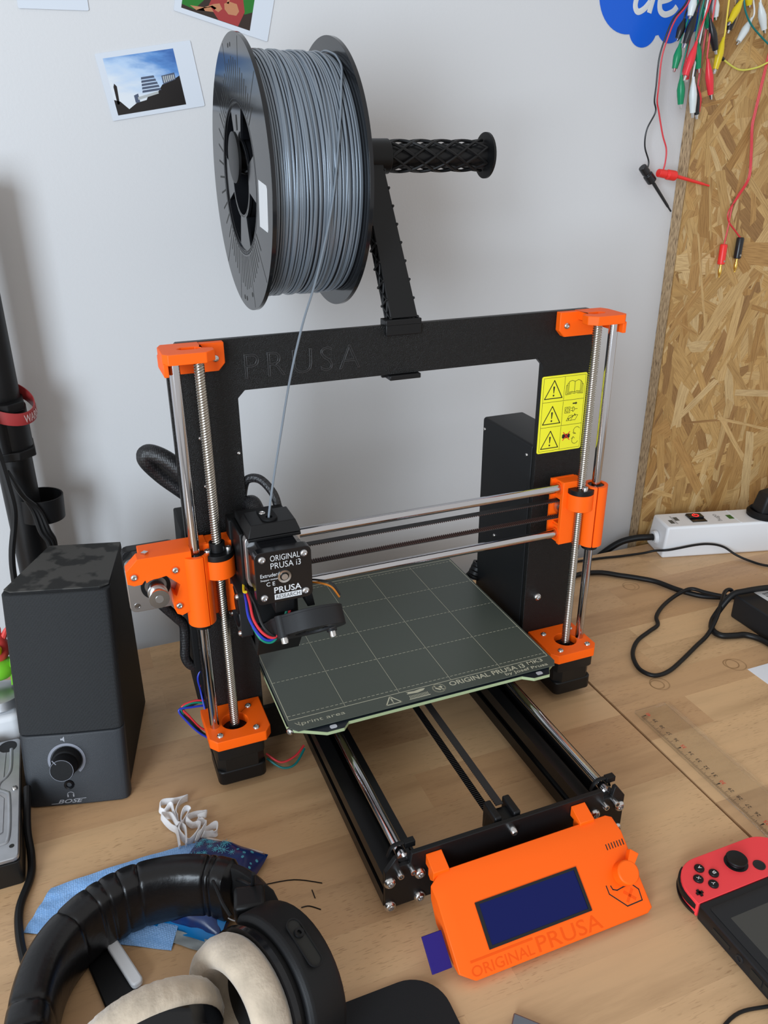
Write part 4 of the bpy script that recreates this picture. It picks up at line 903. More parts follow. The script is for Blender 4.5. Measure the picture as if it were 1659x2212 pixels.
q = MB(); plate(q, [(-2.6, 0.8), (-1, 0.8), (0.6, 2.6), (0.6, -2.6), (-1, -0.8), (-2.6, -0.8)], [], 0.1, SF(34.4, 60)); text(q, 'BOSE', SF(24.5, 3.2), 21, 3.6, 0.1, off=0.2, shear=0.35); strokes(q, [[(20.5, 0.2), (29, 0.2)], [(41, 3.4), (49, 3.4)]], 0.5, 0.1, SF(0, 3.2))
q2 = SF(35, 11); strokes(q, [[(2.6*math.cos(a), 2.0*math.sin(a)) for a in [PI*k/8-0.2 for k in range(10)]]], 0.6, 0.1, q2); strokes(q, [[(2.3, -0.6), (2.3, -2.2)], [(-2.3, -0.6), (-2.3, -2.2)]], 1.1, 0.1, q2)
build(q, 'printed_marks', 'speaker_print', K_)
build(MB().ring([(2.0, 0), (4.3, 0), (4.0, 1.2), (2.3, 1.0)], SPK(34.7, fslope(19.5)-3.3, 19.5), nrm, 24), 'headphone_jack', 'black_gloss', K_)

# ================================================================== left edge: hard drive, pole, cables, toy
H = thing('hard_drive', (-392, 58, 0), 'bare metal hard disk drive lying beside the speaker at left edge', 'hard drive')
build(MB().loft([[(x, y, z) for x, y in rrect(-443, -341, -15, 132, 3, 3)] for z in (0, 22)]), 'drive_body', 'motor_black', H, bevel=0.5)
hc = build(MB().loft([[(x, y, z) for x, y in rrect(-442, -341.5, -14, 131.5, 4, 3)] for z in (22.1, 26)]), 'cover_plate', 'cast_alu', H, bevel=0.8)
q = MB(); pts = [(-349, 118), (-349, 92), (-352, 82), (-357, 76), (-358, 68), (-352, 62), (-349.5, 55), (-349, 10), (-356, 3), (-380, 1)]
q.tube([Vector((p.x, p.y, 26.0)) for p in spline([(x, y, 0) for x, y in pts], 6)], 1, 8, flat=(1.6, 0.9), up=(0, 0, 1)); build(q, 'pressed_rib', 'cast_alu', hc)
q = MB(); plate(q, [(-364, 10), (-353, 16), (-353, 55), (-362, 68), (-354, 80), (-353, 114), (-380, 116), (-380, 6)], [], 0.8, XY(25.9)); build(q, 'raised_field', 'cast_alu', hc, bevel=0.4, weld=True)
build(MB().lathe([(0, 0), (7.5, 0), (7.5, 0.4), (0, 0.4)], (-352, 122, 25.9), (0, 0, 1), 24), 'round_seal', 'black_grey', hc)
screw((-345.5, 64, 26), (0, 0, 1), 2.6, hc); build(MB().cyl((-346.5, -1, 25.8), (-346.5, -1, 26.2), 1.9, n=14), 'screw_hole', 'ink_and_hole_shade', hc)  # the hole is a black disc, its shade is painted
build(MB().bx(-400, -362, 70, 128, 26.2, 33), 'connector_block', 'black', H, bevel=1); build(MB().bx(-376, -363.5, 35, 68, 26.4, 27.4), 'circuit_strip', 'hdd_board', H)

PO = thing('monitor_pole', (-310, 258, 0), 'black upright metal pole with clamp behind the speaker at left edge', 'pole')
build(MB().cyl((-310, 258, 2), (-310, 258, 494), 16.0, n=32), 'tube', 'black', PO)
build(MB().lathe([(18.5, 0), (18.5, 22), (16.5, 26)], (-310, 258, 0), (0, 0, 1), 32), 'base_collar', 'black', PO)
cl = MB(); plate(cl, [(-330, 229), (-302, 229), (-289, 241), (-291, 272), (-330, 274)], [], 8, XY(253)); plate(cl, [(-330, 230), (-304, 230), (-291, 242), (-293, 271), (-330, 273)], [], 8, XY(297)); cl.cyl((-309, 252, 259), (-309, 252, 300), 18.5, n=28); cl.cyl((-315, 238, 259), (-315, 238, 300), 8, n=16)
build(cl, 'clamp', 'black', PO, bevel=1, weld=True)
build(MB().ring([(19.5, 193), (20.8, 193), (20.8, 216), (19.5, 216)], (-306.5, 254, -7), (0.06, 0.0, 1), 32), 'cable_strap', 'rubber_black', PO)
wb_ = build(MB().tube([( -308+25*math.cos(a), 250+23*math.sin(a), 304+13*math.sin(a+2.4)*-1) for a in [2*PI*k/48 for k in range(48)]], 1, 8, closed=True, flat=(1.0, 6.0), up=(0, 0, 1)), 'wristband', 'band_red', None)
tag(wb_, 'red rubber wristband hung round the black pole', 'wristband')
q = MB(); text(q, 'WARNU', axes((0, 0, 0), (1, 0, 0), (0, 1, 0)), 26, 7, 0.2)
for i, p in enumerate(q.v):
    a = -0.95+p.x/25.5; q.v[i] = Vector((-308+(26.2+p.z)*math.cos(a), 250+(24.2+p.z)*math.sin(a), 304-13*math.sin(a+2.4)+(p.y-3.5)))
build(q, 'band_lettering', 'photo_pink', wb_)
cb = build(MB().tube(spline([(-323, 216, 318), (-318, 216, 264), (-316, 215, 239), (-315, 214, 215), (-318, 215, 197), (-325, 216, 168), (-328, 217, 136), (-331, 218, 60), (-335, 220, 3.2)], 6), 3.0, 10), 'hanging_cable', 'rubber_black', None)
tag(cb, 'glossy black cable hanging in front of the pole', 'cable')
for k, dx in enumerate((0, 5, 9)):
    cb = build(MB().tube(spline([(-316, 232-k, 244), (-307, 231-k, 220), (-301+dx*.6, 232, 202), (-298+dx*.8, 232, 180), (-293+dx*.6, 232+k*2, 166), (-294+dx*.5, 233+k*2, 142), (-299+dx, 236+k, 74), (-302+dx, 236, 3)], 6), 2.3, 8), 'strapped_cable', 'rubber_black', None)
    tag(cb, ('leftmost', 'middle', 'rightmost')[k]+' of three thin black cables held to the pole by its strap', 'cable', 'strapped pole cables')
T = thing('plastic_toy', (-350, 175, 58), 'small red and green plastic toy with a yellow dome at left edge', 'toy')
build(MB().sphere((-352, 170, 100), 14, sc=(1, .8, 1.2)), 'red_body', 'toy_red', T)
q = MB()
for k in range(5): q.lathe([(3, 0), (2, 8), (0, 14)], (-358+4*k, 170, 110+3*math.sin(k*0.8)), (0.25*(k-2), -0.1, 1), 8)
build(q, 'red_spikes', 'toy_red', T); build(MB().sphere((-349, 160, 103), 5.5), 'yellow_dome', 'toy_yellow', T); build(MB().sphere((-352, 168, 80), 15, sc=(1.1, .9, .75)), 'green_base', 'toy_green', T)
build(MB().loft([[(-340, 160, 92), (-337, 160, 92), (-337, 163, 92), (-340, 163, 92)], [(-343, 160, 64), (-338, 160, 66), (-338, 166, 66), (-343, 166, 64)]]), 'green_leaf', 'toy_green', T)
tb2 = build(MB().lathe([(0, 0), (16, 0), (22, 5), (19, 12), (10, 16), (0, 16)], (-354, 162, 46), (0, 0, 1), 28), 'metal_dish', 'cast_alu', None); tag(tb2, 'dull metal dish lying on the white box', 'dish')
tb3 = build(MB().loft([[(x, y, z) for x, y in rrect(-400, -339, 138, 190, 8, 4)] for z in (0.0, 45.8)]), 'white_box', 'white_plastic', None, bevel=5, seg=4); tag(tb3, 'glossy white rounded box behind the hard drive', 'box')
cb = build(MB().tube(spline([(-335.7, 62, 26), (-338, 30, 12), (-336.5, 8, 3.2), (-337, -14, 3.2), (-344.3, -40, 3.2), (-344.3, -65, 3.2), (-340, -93, 3.2), (-337, -110, 3.2), (-338, -170, 3.2)], 6), 3.0, 10), 'headphone_cable', 'rubber_black', None)
tag(cb, 'black cable curving along the desk below the hard drive', 'cable')

# ================================================================== headphones lying on the desk
HP = thing('headphones', (-258, -150, 0), 'black leather headband headphones with beige velour ear pads', 'headphones')
path = spline([(-334, -205, 0), (-333, -165, 0), (-323, -125, 0), (-300, -98, 0), (-270, -85, 0), (-238, -86, 0), (-212, -96, 0), (-196, -108, 0)], 40)
rnd = random.Random(9); secs = []; K2 = len(path)
folds = sorted(rnd.uniform(0.05, 0.97) for _ in range(11))
for i, p in enumerate(path):
    t = i/(K2-1); d = path[min(i+1, K2-1)]-path[max(i-1, 0)]; d.normalize(); nn = Vector((-d.y, d.x, 0))     # outward
    pinch = 1-0.065*sum(math.exp(-abs(t-f)/0.0045) for f in folds)
    end = min(1, 0.72+0.28*min(1, min(t, 1-t)/0.05)); w = 13.5*pinch*end; h = 25.0*pinch*end; c = p+Vector((0, 0, 26))
    sec = []
    for k in range(16):
        a = 2*PI*k/16; ca, sa = math.cos(a), math.sin(a); e = 0.62
        x = math.copysign(abs(ca)**e, ca)*w; z = math.copysign(abs(sa)**e, sa)*h
        sec.append(c+nn*x+Vector((0, 0, z)))
    secs.append(sec)
band = build(MB().loft(secs), 'headband_pad', 'leather', HP, ang=60)
# right slider, hinge, cup and its wide yoke
def cupM(c, n, up=(0, 0, 1)):
    n = Vector(n).normalized(); u = Vector(up).cross(n).normalized(); return axes(c, u, n.cross(u))
build(MB().tube(spline([(-204, -98, 28), (-193, -108, 29), (-186, -122, 31), (-183, -140, 38), (-182, -152, 46)], 6), 1, 12, flat=(9, 21), up=(0, 0, 1)), 'slider', 'headphone_black', HP, bevel=0.6)
build(MB().bx(-204, -184, -160, -142, 54, 70, rotz(-12)), 'hinge_block', 'black', HP, bevel=2.5)
build(MB().tube(spline([(-196, -118, 50), (-194, -130, 60), (-190, -142, 68), (-189, -146, 82)], 6), 1.3, 8), 'cable_loop', 'rubber_black', HP)
build(MB().tube(spline([(-212, -114, 51), (-211, -128, 56), (-210, -142, 60), (-207, -152, 58)], 6), 1.3, 8), 'cable_loop', 'rubber_black', HP)
RC = Vector((-204, -203, 42)); RN = Vector((-0.90, -0.36, 0.22)).normalized()      # towards the ear
build(MB().lathe([(26, -31), (35, -27), (40.5, -15), (42, -3), (41, 3)], RC, RN, 48), 'ear_cup', 'headphone_black', HP, bevel=0.6)
build(MB().ring([(25, 3), (41, 3), (43.6, 7), (44, 13), (41, 21), (35.5, 24.5), (29, 22), (25, 15)], RC, RN, 48), 'ear_pad', 'velour', HP, ang=80)
build(MB().ring([(40.5, -0.5), (44.6, -0.5), (44.6, 3.2), (40.5, 3.2)], RC, RN, 48), 'pad_rim', 'black_gloss', HP)
CMt = cupM(RC, RN); secs = []
for dg in range(-30, 139, 8):
    a = math.radians(dg); secs.append([CMt @ Vector((r*math.cos(a), r*math.sin(a), h)) for r, h in ((41, -33), (46.5, -32), (48, -28), (48, -8), (45.5, -5), (41, -5))])
yk2 = build(MB().loft(secs), 'cup_yoke', 'headphone_black', HP, bevel=1.0)
a = math.radians(72); q = MB(); sM = axes(CMt @ Vector((47.9*math.cos(a), 47.9*math.sin(a), -18)), CMt.to_3x3() @ Vector((-math.sin(a), math.cos(a), 0)), CMt.to_3x3() @ Vector((0, 0, 1)))
if (sM.to_3x3() @ Vector((0, 0, 1))).dot(Vector((0, 0, 1))) < 0: sM = sM @ Matrix.Rotation(PI, 4, 'X')
plate(q, rrect(-16, 16, -5, 5, 5), [rrect(-15, 15, -4, 4, 4)], 0.9, sM); build(q, 'slot_rim', 'headphone_black', yk2, weld=True)
q = MB(); plate(q, rrect(-15, 15, -4, 4, 4), [], 0.3, sM); build(q, 'slot_recess', 'ink_and_hole_shade', yk2, weld=True)
build(MB().ring([(1.2, 0), (3.2, 0), (3.0, 2.2), (1.4, 2.0)], sM @ Vector((6, 0, 0)), sM.to_3x3() @ Vector((0, 0, 1)), 18), 'pivot_screw', 'black', yk2)
# left cup: pad faces the back, shell towards the viewer
LC = Vector((-264, -210, 41)); LN = Vector((-0.10, 0.97, 0.22)).normalized()
prof_ = [(24, 2), (40, 2), (42.6, 6), (42.6, 13), (40, 19), (34.5, 22), (28, 20), (24, 14)]
pd = MB().ring(prof_, LC, LN, 96)
m = len(prof_)
for i in range(96):
    g = 1-0.012*max(0, math.sin(i*2*PI*34/96))
    for k in range(m): pd.v[i*m+k] = LC+(pd.v[i*m+k]-LC)*g
build(pd, 'ear_pad', 'velour', HP, ang=80)
build(MB().lathe([(0, -14), (29, -13), (37.5, -8), (40, -2), (39.5, 3)], LC, LN, 48), 'ear_cup', 'black_gloss', HP)
build(MB().ring([(30.5, -13.4), (32, -14.0), (33.6, -12.4), (32.6, -11)], LC, LN, 48), 'cup_ring', 'steel', HP)
build(MB().tube(spline([(-334, -200, 22), (-333, -225, 24), (-322, -250, 40), (-305, -256, 47)], 6), 1, 8, flat=(6, 12), up=(0, 0, 1)), 'cup_yoke', 'headphone_black', HP)

# ================================================================== things scattered on the near desk
# face mask: thin folded cloth with pleats
def cloth(pts_fn, nu, nv, t=0.5):
    mb = MB(); g = [[Vector(pts_fn(i/nu, j/nv)) for j in range(nv+1)] for i in range(nu+1)]; st = len(mb.v)
    for dz in (0, t):
        for r in g:
            for q in r: mb.v.append(q+Vector((0, 0, dz)))
    W_ = nv+1; T_ = (nu+1)*W_
    for i in range(nu):
        for j in range(nv):
            a = i*W_+j; mb.f += [(a, a+1, a+W_+1, a+W_), (T_+a, T_+a+W_, T_+a+W_+1, T_+a+1)]
    for i in range(nu): a = i*W_; mb.f += [(a, a+W_, T_+a+W_, T_+a), (a+nv, T_+a+nv, T_+a+W_+nv, a+W_+nv)]
    for j in range(nv): a = j; mb.f += [(a, T_+a, T_+a+1, a+1), (nu*W_+a, nu*W_+a+1, T_+nu*W_+a+1, T_+nu*W_+a)]
    return mb
def maskf(u, v):
    A, B, C_, D = Vector((-342, -62)), Vector((-323, -29)), Vector((-206, -26)), Vector((-246, -116))
    p = (A*(1-u)+D*u)*(1-v)+(B*(1-u)+C_*u)*v
    z = 0.5+1.6*abs(math.sin(v*PI*3))*(0.4+0.6*u)+2.2*math.sin(PI*u)*v+0.5*math.sin(u*14+v*9)**2
    return (p.x, p.y, z)
MK = thing('face_mask', (-285, -60, 0), 'light blue folded cloth face mask under the headband', 'face mask')
build(cloth(maskf, 40, 22), 'mask_cloth', 'mask_blue', MK, ang=50)
def ribbon(pts, z0, amp, name, m, parent, w=3.3):
    P_ = []
    for i, (x, y) in enumerate(pts): P_.append((x, y, z0+amp*(0.5+0.5*math.sin(i*1.9))))
    return build(MB().tube(spline(P_, 7), 1, 8, flat=(0.7, w), up=(0.25, 0.1, 1)), name, m, parent, ang=50)
e1 = [(-226.6, -30), (-226.2, -18.6), (-226.6, -9.6), (-230.3, -4.3), (-234.7, 2.7), (-235.2, 9.5), (-231.0, 9.8), (-227.4, 3.6), (-224.8, -6.5), (-223.7, 3.5), (-223.9, 8.9), (-219.0, 16.4), (-212.3, 23.4), (-221.7, 23.1), (-232.6, 21.9), (-235.5, 17.6), (-232.2, 14.9), (-226.4, 16.7), (-225.8, 8.3), (-225.2, 0.1)]
e2 = [(-221.4, -30.0), (-219.6, -16.3), (-221.6, -6.5), (-220.7, 2.3), (-215.9, 7.0), (-213.4, 5.3), (-219.2, -2.3), (-224.1, -10.7), (-224.3, -18.1), (-219.2, -25.2), (-212.6, -22.9), (-207.8, -16.0), (-209.5, -10.1), (-214.0, -9.6), (-216.8, -4.6), (-209.6, 0.4), (-201.3, -0.2), (-201.4, -5.6), (-207.0, -5.9), (-204.0, -9.8), (-203.1, -15.3), (-207.0, -21.4), (-213, -28)]
e3 = [(-214, -29), (-210.1, -23.9), (-204.6, -18.5), (-198.9, -17.0), (-194.9, -19.9), (-196.9, -25.5), (-201.9, -23.4), (-207.1, -24.9)]
for k, (e, z) in enumerate(((e1, 3.2), (e2, 3.6), (e3, 3.0))): ribbon(e, z, 4.5, 'ear_elastic', 'elastic', MK)
# tissue packet
TA, TB_ = Vector((-209, -24, 0)), Vector((-164, -62, 0)); tu = (TB_-TA).normalized(); tv = Vector((tu.y, -tu.x, 0)); tw, th_ = 60.0, 76.0
TP = thing('tissue_packet', TA+tu*30+tv*38, 'dark blue tissue packet with snowflake print behind the headband', 'tissue packet')
def pk(u, v):
    p = TA+tu*(u*tw)+tv*(v*th_); e = min(u, 1-u)*min(v, 1-v)*4
    return (p.x, p.y, 3.0+12*min(1, (e*6))**0.5*0.8+0.8*math.sin(u*17+v*5)*math.sin(v*13)+1.2*u)
top = cloth(pk, 24, 24, 0.4)
build(top, 'wrapper', 'tissue_navy', TP, ang=60)
def pk2(u, v):
    p = TA+tu*(3+u*(tw-6))+tv*(3+v*(th_-6)); return (p.x, p.y, 1.2+1.0*math.sin(u*3))
build(cloth(pk2, 6, 6, 1.2), 'tissue_stack', 'tissue_white', TP)
build(cloth(lambda u, v: (lambda p: (p.x, p.y, 0.6+2.6*v+0.8*math.sin(u*9)))(TA+tu*(4+u*(tw-10))-tv*(3.5-5*v)), 10, 3, 0.5), 'tissue_edge', 'tissue_white', TP)
sn = MB(); rnd = random.Random(4)
for k in range(46):
    u, v = rnd.uniform(.06, .94), rnd.uniform(.04, .62); c = Vector(pk(u, v))+Vector((0, 0, 0.45)); R_ = (rnd.uniform(2.2, 4.2) if u < 0.62 else rnd.uniform(0.8, 1.7))
    eu = (Vector(pk(min(1, u+.02), v))-Vector(pk(u-.02, v))); ev = (Vector(pk(u, v-.02))-Vector(pk(u, v+.02)))
    Mk = axes(c, eu, ev); strokes(sn, [[(R_*math.cos(a), R_*math.sin(a)), (-R_*math.cos(a), -R_*math.sin(a))] for a in [k+PI*j/4 for j in range(4)]], 0.35 if u < .62 else 0.5, 0.12, Mk)
build(sn, 'snowflake_print', 'flake_cyan', TP)
build(cloth(lambda u, v: (lambda p: (p.x, p.y, 2+8*math.sin(PI*min(1, v*1.2))+0.8*math.sin(u*11)))(TA+tu*(u*tw)+tv*(52+v*30)), 16, 8, 0.4), 'bright_flap', 'tissue_blue', TP)
build(cloth(lambda u, v: (lambda p: (p.x, p.y, 1+1.6*abs(math.sin(u*9+v*3))*(1-v*.5)))(TA+tu*(u*tw)+tv*(80+v*9)), 26, 4, 0.3), 'clear_plastic_seal', 'foil', TP)
q = build(MB().tube(spline([(-205, -114, 12.5), (-200, -119, 12.3), (-196, -116, 12.5), (-201, -112, 12.8)], 4, True), 0.5, 6, closed=True), 'brand_oval', 'white_label', TP)
# black strap with a white stick on it
st_ = build(MB().bx(-292, -270, -190, -92, 0.1, 3.2, rotz(14)), 'flat_black_case', 'black', None, bevel=1.0); tag(st_, 'flat black plastic case on the desk inside the headband', 'case')
wp = build(MB().loft([[(q.x, q.y, z) for q in [rotz(20) @ Vector((x, y, 0))+Vector((-277, -118, 0)) for x, y in rrect(-4, 4, -21, 21, 3, 3)]] for z in (3.3, 8.5)]), 'white_stick', 'white_plastic', None, bevel=1.2); tag(wp, 'small white plastic stick lying on the flat black case', 'stick')
# mouse pad, grey gadget, thin cable
pd_ = build(plate(MB(), rrect(-330, -83, -420, -198, 26, 10), [], 3, XY(0.05)), 'mouse_pad', 'mouse_pad', None, bevel=0.8, weld=True); tag(pd_, 'black rounded-corner mouse pad at the bottom edge of the photo', 'mouse pad')
gg = build(plate(MB(), [(-48, -245.3), (-20.4, -274), (-59, -319), (-86, -290)], [], 4, XY(0.05)), 'grey_gadget', 'grey_metal', None, bevel=1, weld=True); tag(gg, 'grey metal slab, only its corner showing at the bottom edge', 'slab')
tc1 = build(MB().tube(spline([(20, -330, 1.3), (74, -301, 1.3), (107, -302, 1.3), (150, -318, 1.3)], 8), 1.2, 8), 'thin_cable', 'rubber_black', None); tag(tc1, 'thin dark cable crossing the bottom right corner of the desk', 'cable')
for pts, lab in (([(-172, -86), (-150, -90), (-131, -101)], 'longest dark wire offcut on the desk right of the headphones'), ([(-152, -116), (-146, -117), (-139, -123)], 'curved short wire offcut nearest the headphone cup'), ([(-140, -104), (-140, -112)], 'tiny straight wire offcut, shortest of the three')):
    b_ = build(MB().tube(spline([(x, y, 0.5) for x, y in pts], 5), 0.4, 5), 'wire_offcut', 'rubber_black', None); tag(b_, lab, 'wire', 'wire offcuts')

# ================================================================== game console with red controller
G = thing('game_console', (162, -300, 0), 'black handheld game console with a red controller attached', 'game console')
body = build(MB().loft([[(x, y, z) for x, y in rrect(111.5, 213.5, -404, -231.2, 1.5, 2)] for z in (0.1, 13.9)]), 'console_body', 'console_body', G, bevel=1.2)
build(MB().loft([[(x, y, z) for x, y in rrect(116, 209, -398, -237, 2, 2)] for z in (13.9, 14.25)]), 'screen_glass', 'glass_black', G)
build(MB().loft([[(x, y, z) for x, y in rrect(124, 202, -388, -249, 0.5, 1)] for z in (14.26, 14.32)]), 'display', 'screen_off', G)
build(MB().bx(111.2, 111.6, -263, -247, 5, 8), 'card_slot', 'ink_and_hole_shade', body); build(MB().ring([(1.6, 0), (3.2, 0), (3.0, 0.5), (1.7, 0.5)], (111.5, -272, 7), (-1, 0, 0), 18), 'audio_jack', 'black_grey', body)
for y in (-287, -298.5, -310): build(MB().bx(111.1, 111.6, y-5, y+5, 4, 10), 'vent_slot', 'ink_and_hole_shade', body)
jo = [(111.5, -231), (213.5, -231), (213.5, -222)]+[(188.5+25*math.cos(a), -221+24*math.sin(a)) for a in [math.radians(d) for d in range(0, 91, 10)]]+[(136.5+25*math.cos(a), -221+24*math.sin(a)) for a in [math.radians(d) for d in range(90, 181, 10)]]
jc = build(plate(MB(), jo, [], 12.6, XY(1.3)), 'red_controller', 'joy_red', G, bevel=1.8, weld=True)
jz = 13.9
for (x, y, ch) in ((133.6, -206.6, 'A'), (140.6, -214.2, 'B'), (126.3, -214.0, 'X'), (133.4, -221.8, 'Y')):
    bt = build(MB().lathe([(3.7, -0.4), (3.7, 0.9), (3.2, 1.5), (0, 1.6)], (x, y, jz), (0, 0, 1), 22), 'button', 'black', jc)
    q = MB(); text(q, ch, axes((x, y, jz+1.6), (0, 1, 0), (-1, 0, 0)) @ Matrix.Translation((-1.2, -1.3, 0)), 2.4, 2.6, 0.06); build(q, 'button_letter', 'print_white', jc)
build(MB().lathe([(8.8, -0.3), (8.8, 0.3), (6.4, 0.8), (6.0, 2.2), (7.6, 3.0), (8.0, 4.2), (7.4, 4.9), (5.6, 4.6), (0, 4.4)], (163.5, -212.5, jz), (0, 0, 1), 30), 'thumb_stick', 'black', jc)
build(MB().lathe([(4.6, -0.2), (4.6, 0.5), (3.8, 0.6), (3.4, 0.3), (0, 0.3)], (178, -221, jz), (0, 0, 1), 24), 'home_button', 'black_grey', jc)
q = MB().bx(118.6-2.8, 118.6+2.8, -225.1, -223.1, jz-0.2, jz+0.8); q.bx(117.6, 119.6, -226.9, -221.3, jz-0.2, jz+0.8); build(q, 'plus_button', 'black', jc)
sh_ = MB(); a_ = [math.radians(d) for d in range(115, 200, 6)]
sh_.loft([[(136.5+r*math.cos(a), -221+r*0.97*math.sin(a), z) for r, z in ((24.0, 5.5), (26.4, 6.0), (26.4, 11), (24.0, 11.5))] for a in a_]); build(sh_, 'shoulder_button', 'black', jc, bevel=0.4)
tr_ = MB(); tr_.loft([[(136.5+r*math.cos(a), -221+r*0.97*math.sin(a), z) for r, z in ((20.0, 0.3), (26.0, 0.3), (26.8, 3.4), (20.0, 3.8))] for a in a_]); build(tr_, 'trigger', 'black', jc, bevel=0.4)

# ================================================================== ruler, paper, power brick, strip, cables
RU = thing('clear_ruler', (238, -220, 0), 'transparent plastic ruler lying right of the desk seam', 'ruler')
ru = build(plate(MB(), rrect(217, 259, -425, -22.5, 3, 4), [], 2.4, XY(0.1)), 'ruler_blade', 'clear_plastic', RU, bevel=0.6, weld=True)
tk = MB(); tr2 = MB()
for c in range(40, 0, -1):
    y = -33-(40-c)*10.0
    if y < -320: break
    for mm in range(10):
        yy = y-mm; ln_ = 5.0 if mm == 0 else (3.4 if mm == 5 else 2.2); strokes(tk, [[(217.6, yy), (217.6+ln_, yy)]], 0.28, 0.05, XY(2.55))
    red = c % 5 == 0
    text(tr2 if red else tk, str(c), axes((228.2, y-2.4, 2.55), (0, 1, 0), (-1, 0, 0)) @ Matrix.Translation((0, 0, 0)), 4.8, 3.4, 0.05)
    if red: plate(tk, [(217.6, y), (223.6, y+0.7), (223.6, y-0.7)], [], 0.05, XY(2.55))
build(tk, 'scale_marks', 'ink_and_hole_shade', ru); build(tr2, 'red_numbers', 'ink_red', ru)
strokes_ = MB(); strokes(strokes_, [[(253, -24), (253, -420)]], 0.5, 0.3, XY(2.45)); build(strokes_, 'bevel_line', 'clear_plastic', ru)
pp = build(MB().bx(376, 586, -306, -8.6, 0.02, 0.3), 'paper_sheet', 'paper', None); tag(pp, 'white sheet of paper on the desk at the right edge', 'paper')
B = thing('power_brick', (468, 25, 0), 'black power adapter brick with white label at the right edge', 'power adapter')
build(MB().loft([[(x, y, z) for x, y in rrect(437, 494, -34, 84, 5, 3)] for z in (0.1, 30)]), 'brick_case', 'black_grey', B, bevel=1.6)
lb = build(plate(MB(), rrect(462, 490, 10, 80, 3), [], 0.15, XY(30)), 'white_sticker', 'white_label', B, weld=True)
q = MB()
for k in range(9): q.bx(468, 486, 70-k*2.2, 71.2-k*2.2-(k % 3)*0.2, 30.15, 30.2)
build(q, 'barcode_lines', 'ink_and_hole_shade', B)
def cable(pts, r, label, m='rubber_black', name='power_cable', n=7):
    o = build(MB().tube(spline(pts, n), r, 10), name, m, None, ang=60); return tag(o, label, 'cable')
cable([(186, 120, 22), (230, 170, 8), (285, 215, 4.3), (321, 231, 4.3), (352.8, 226, 4.3), (373.7, 209.0, 4.3), (390.5, 194.5, 4.3), (405.5, 178.2, 4.3), (415.0, 155.8, 4.3), (423.8, 140.1, 4.3), (437.1, 125.3, 4.3), (462, 112, 5), (500, 104, 5), (560, 100, 4.3), (680, 120, 4.3), (860, 150, 4.3)], 3.3, 'thick black cable from the printer back towards the power adapter')
cable([(457, 96, 17), (446.0, 104, 14), (434.8, 122.7, 11.6), (425.6, 136.8, 11.3), (411.9, 139.1, 8), (392.4, 135.4, 4.2), (369.9, 124.2, 3.6), (351.1, 109.9, 3.6), (341.0, 95.0, 3.6), (323.8, 87.7, 3.6), (299.8, 77.6, 3.6), (282.4, 63.7, 3.6), (272.0, 49.5, 3.6), (265.9, 32.4, 3.6), (268.8, 20.0, 3.6), (277.3, 14.9, 3.6), (294.4, 17.3, 3.6), (320.0, 28.1, 3.6), (351.3, 43.1, 3.6), (378.5, 55.3, 5), (402, 69, 14), (421, 84, 20), (440, 99, 24), (450, 100, 24), (452, 96, 17)], 2.4, 'black cable laid in a heart-shaped loop on the desk')
cable([(860, 40, 4.3), (600, 50, 4.3), (540, 58, 10), (505, 64, 33), (480.7, 72, 35.5), (446, 76, 36), (430, 80, 31), (411, 80, 8), (398.0, 70.5, 4.3), (390.4, 58.9, 4.3), (393, 48.2, 4.3), (407.7, 42.4, 4.3), (420, 38, 4.3), (429, 20, 4.3), (429, -20, 4.3), (436, -44, 4.3), (480, -56, 6), (640, -60, 4.6), (860, -70, 4.6)], 3.5, 'thick black cable bent round the corner of the power adapter')
cable([(330, 268, 2.3), (380.3, 262.4, 2.3), (408.9, 257, 2.3), (440.9, 250, 4), (455, 242, 9), (467.4, 229, 14), (503.4, 219.7, 19), (524.0, 213.5, 19), (541.2, 207.6, 14), (552, 195, 6), (562, 180, 2.3), (574, 160, 2.3), (610, 144, 2.3), (700, 150, 2.3), (860, 190, 2.3)], 1.6, 'thin black cable arching over the front of the white power strip')
# power strip
pa = math.radians(-14.5); pu = Vector((math.cos(pa), math.sin(pa), 0)); pv = Vector((-pu.y, pu.x, 0)); Q0 = Vector((460, 233.5, 0))
PS = thing('power_strip', Q0+pu*140+pv*24, 'white power strip with lit red switch in front of the strand board', 'power strip')
def sq(u, v, z): return Q0+pu*u+pv*v+Vector((0, 0, z))
pb = build(MB().hexa([sq(0, 0, 0.1), sq(300, 0, 0.1), sq(300, 50, 0.1), sq(0, 50, 0.1)], [sq(4, 2.5, 45), sq(300, 2.5, 45), sq(300, 47.5, 45), sq(4, 47.5, 45)]), 'strip_body', 'white_plastic', PS, bevel=3.0, seg=3)
PM = axes(sq(0, 0, 45), pu, pv)
sw = build(plate(MB(), [(45, 14), (66, 14), (66, 38), (45, 38)], [], 0.9, PM), 'rocker_switch', 'black_gloss', PS, bevel=0.3, weld=True)
sr = MB(); plate(sr, [(45, 37), (66, 37), (66, 24), (45, 24)], [], 2.6, PM @ Matrix.Translation((0, 0, 0.5)) @ Matrix.Rotation(0.0, 4, 'Y')); build(sr, 'rocker_ramp', 'black_gloss', sw, bevel=0.8, weld=True)
q = MB(); Mr = PM @ Matrix.Translation((55.5, 29, 3.15)); strokes(q, [[(4.0*math.cos(a), 4.0*math.sin(a)) for a in [2.2+k*0.32 for k in range(17)]], [(0, 1.5), (0, 5)]], 1.3, 0.1, Mr); build(q, 'power_symbol', 'red_glow', sw)
q = MB(); text(q, 'hugo', PM @ Matrix.Translation((90, 14, 0.05)) @ Matrix.Rotation(PI/2, 4, 'Z'), 21, 9, 0.1, off=-0.1); build(q, 'printed_name', 'grey_print', PS)
q = MB()
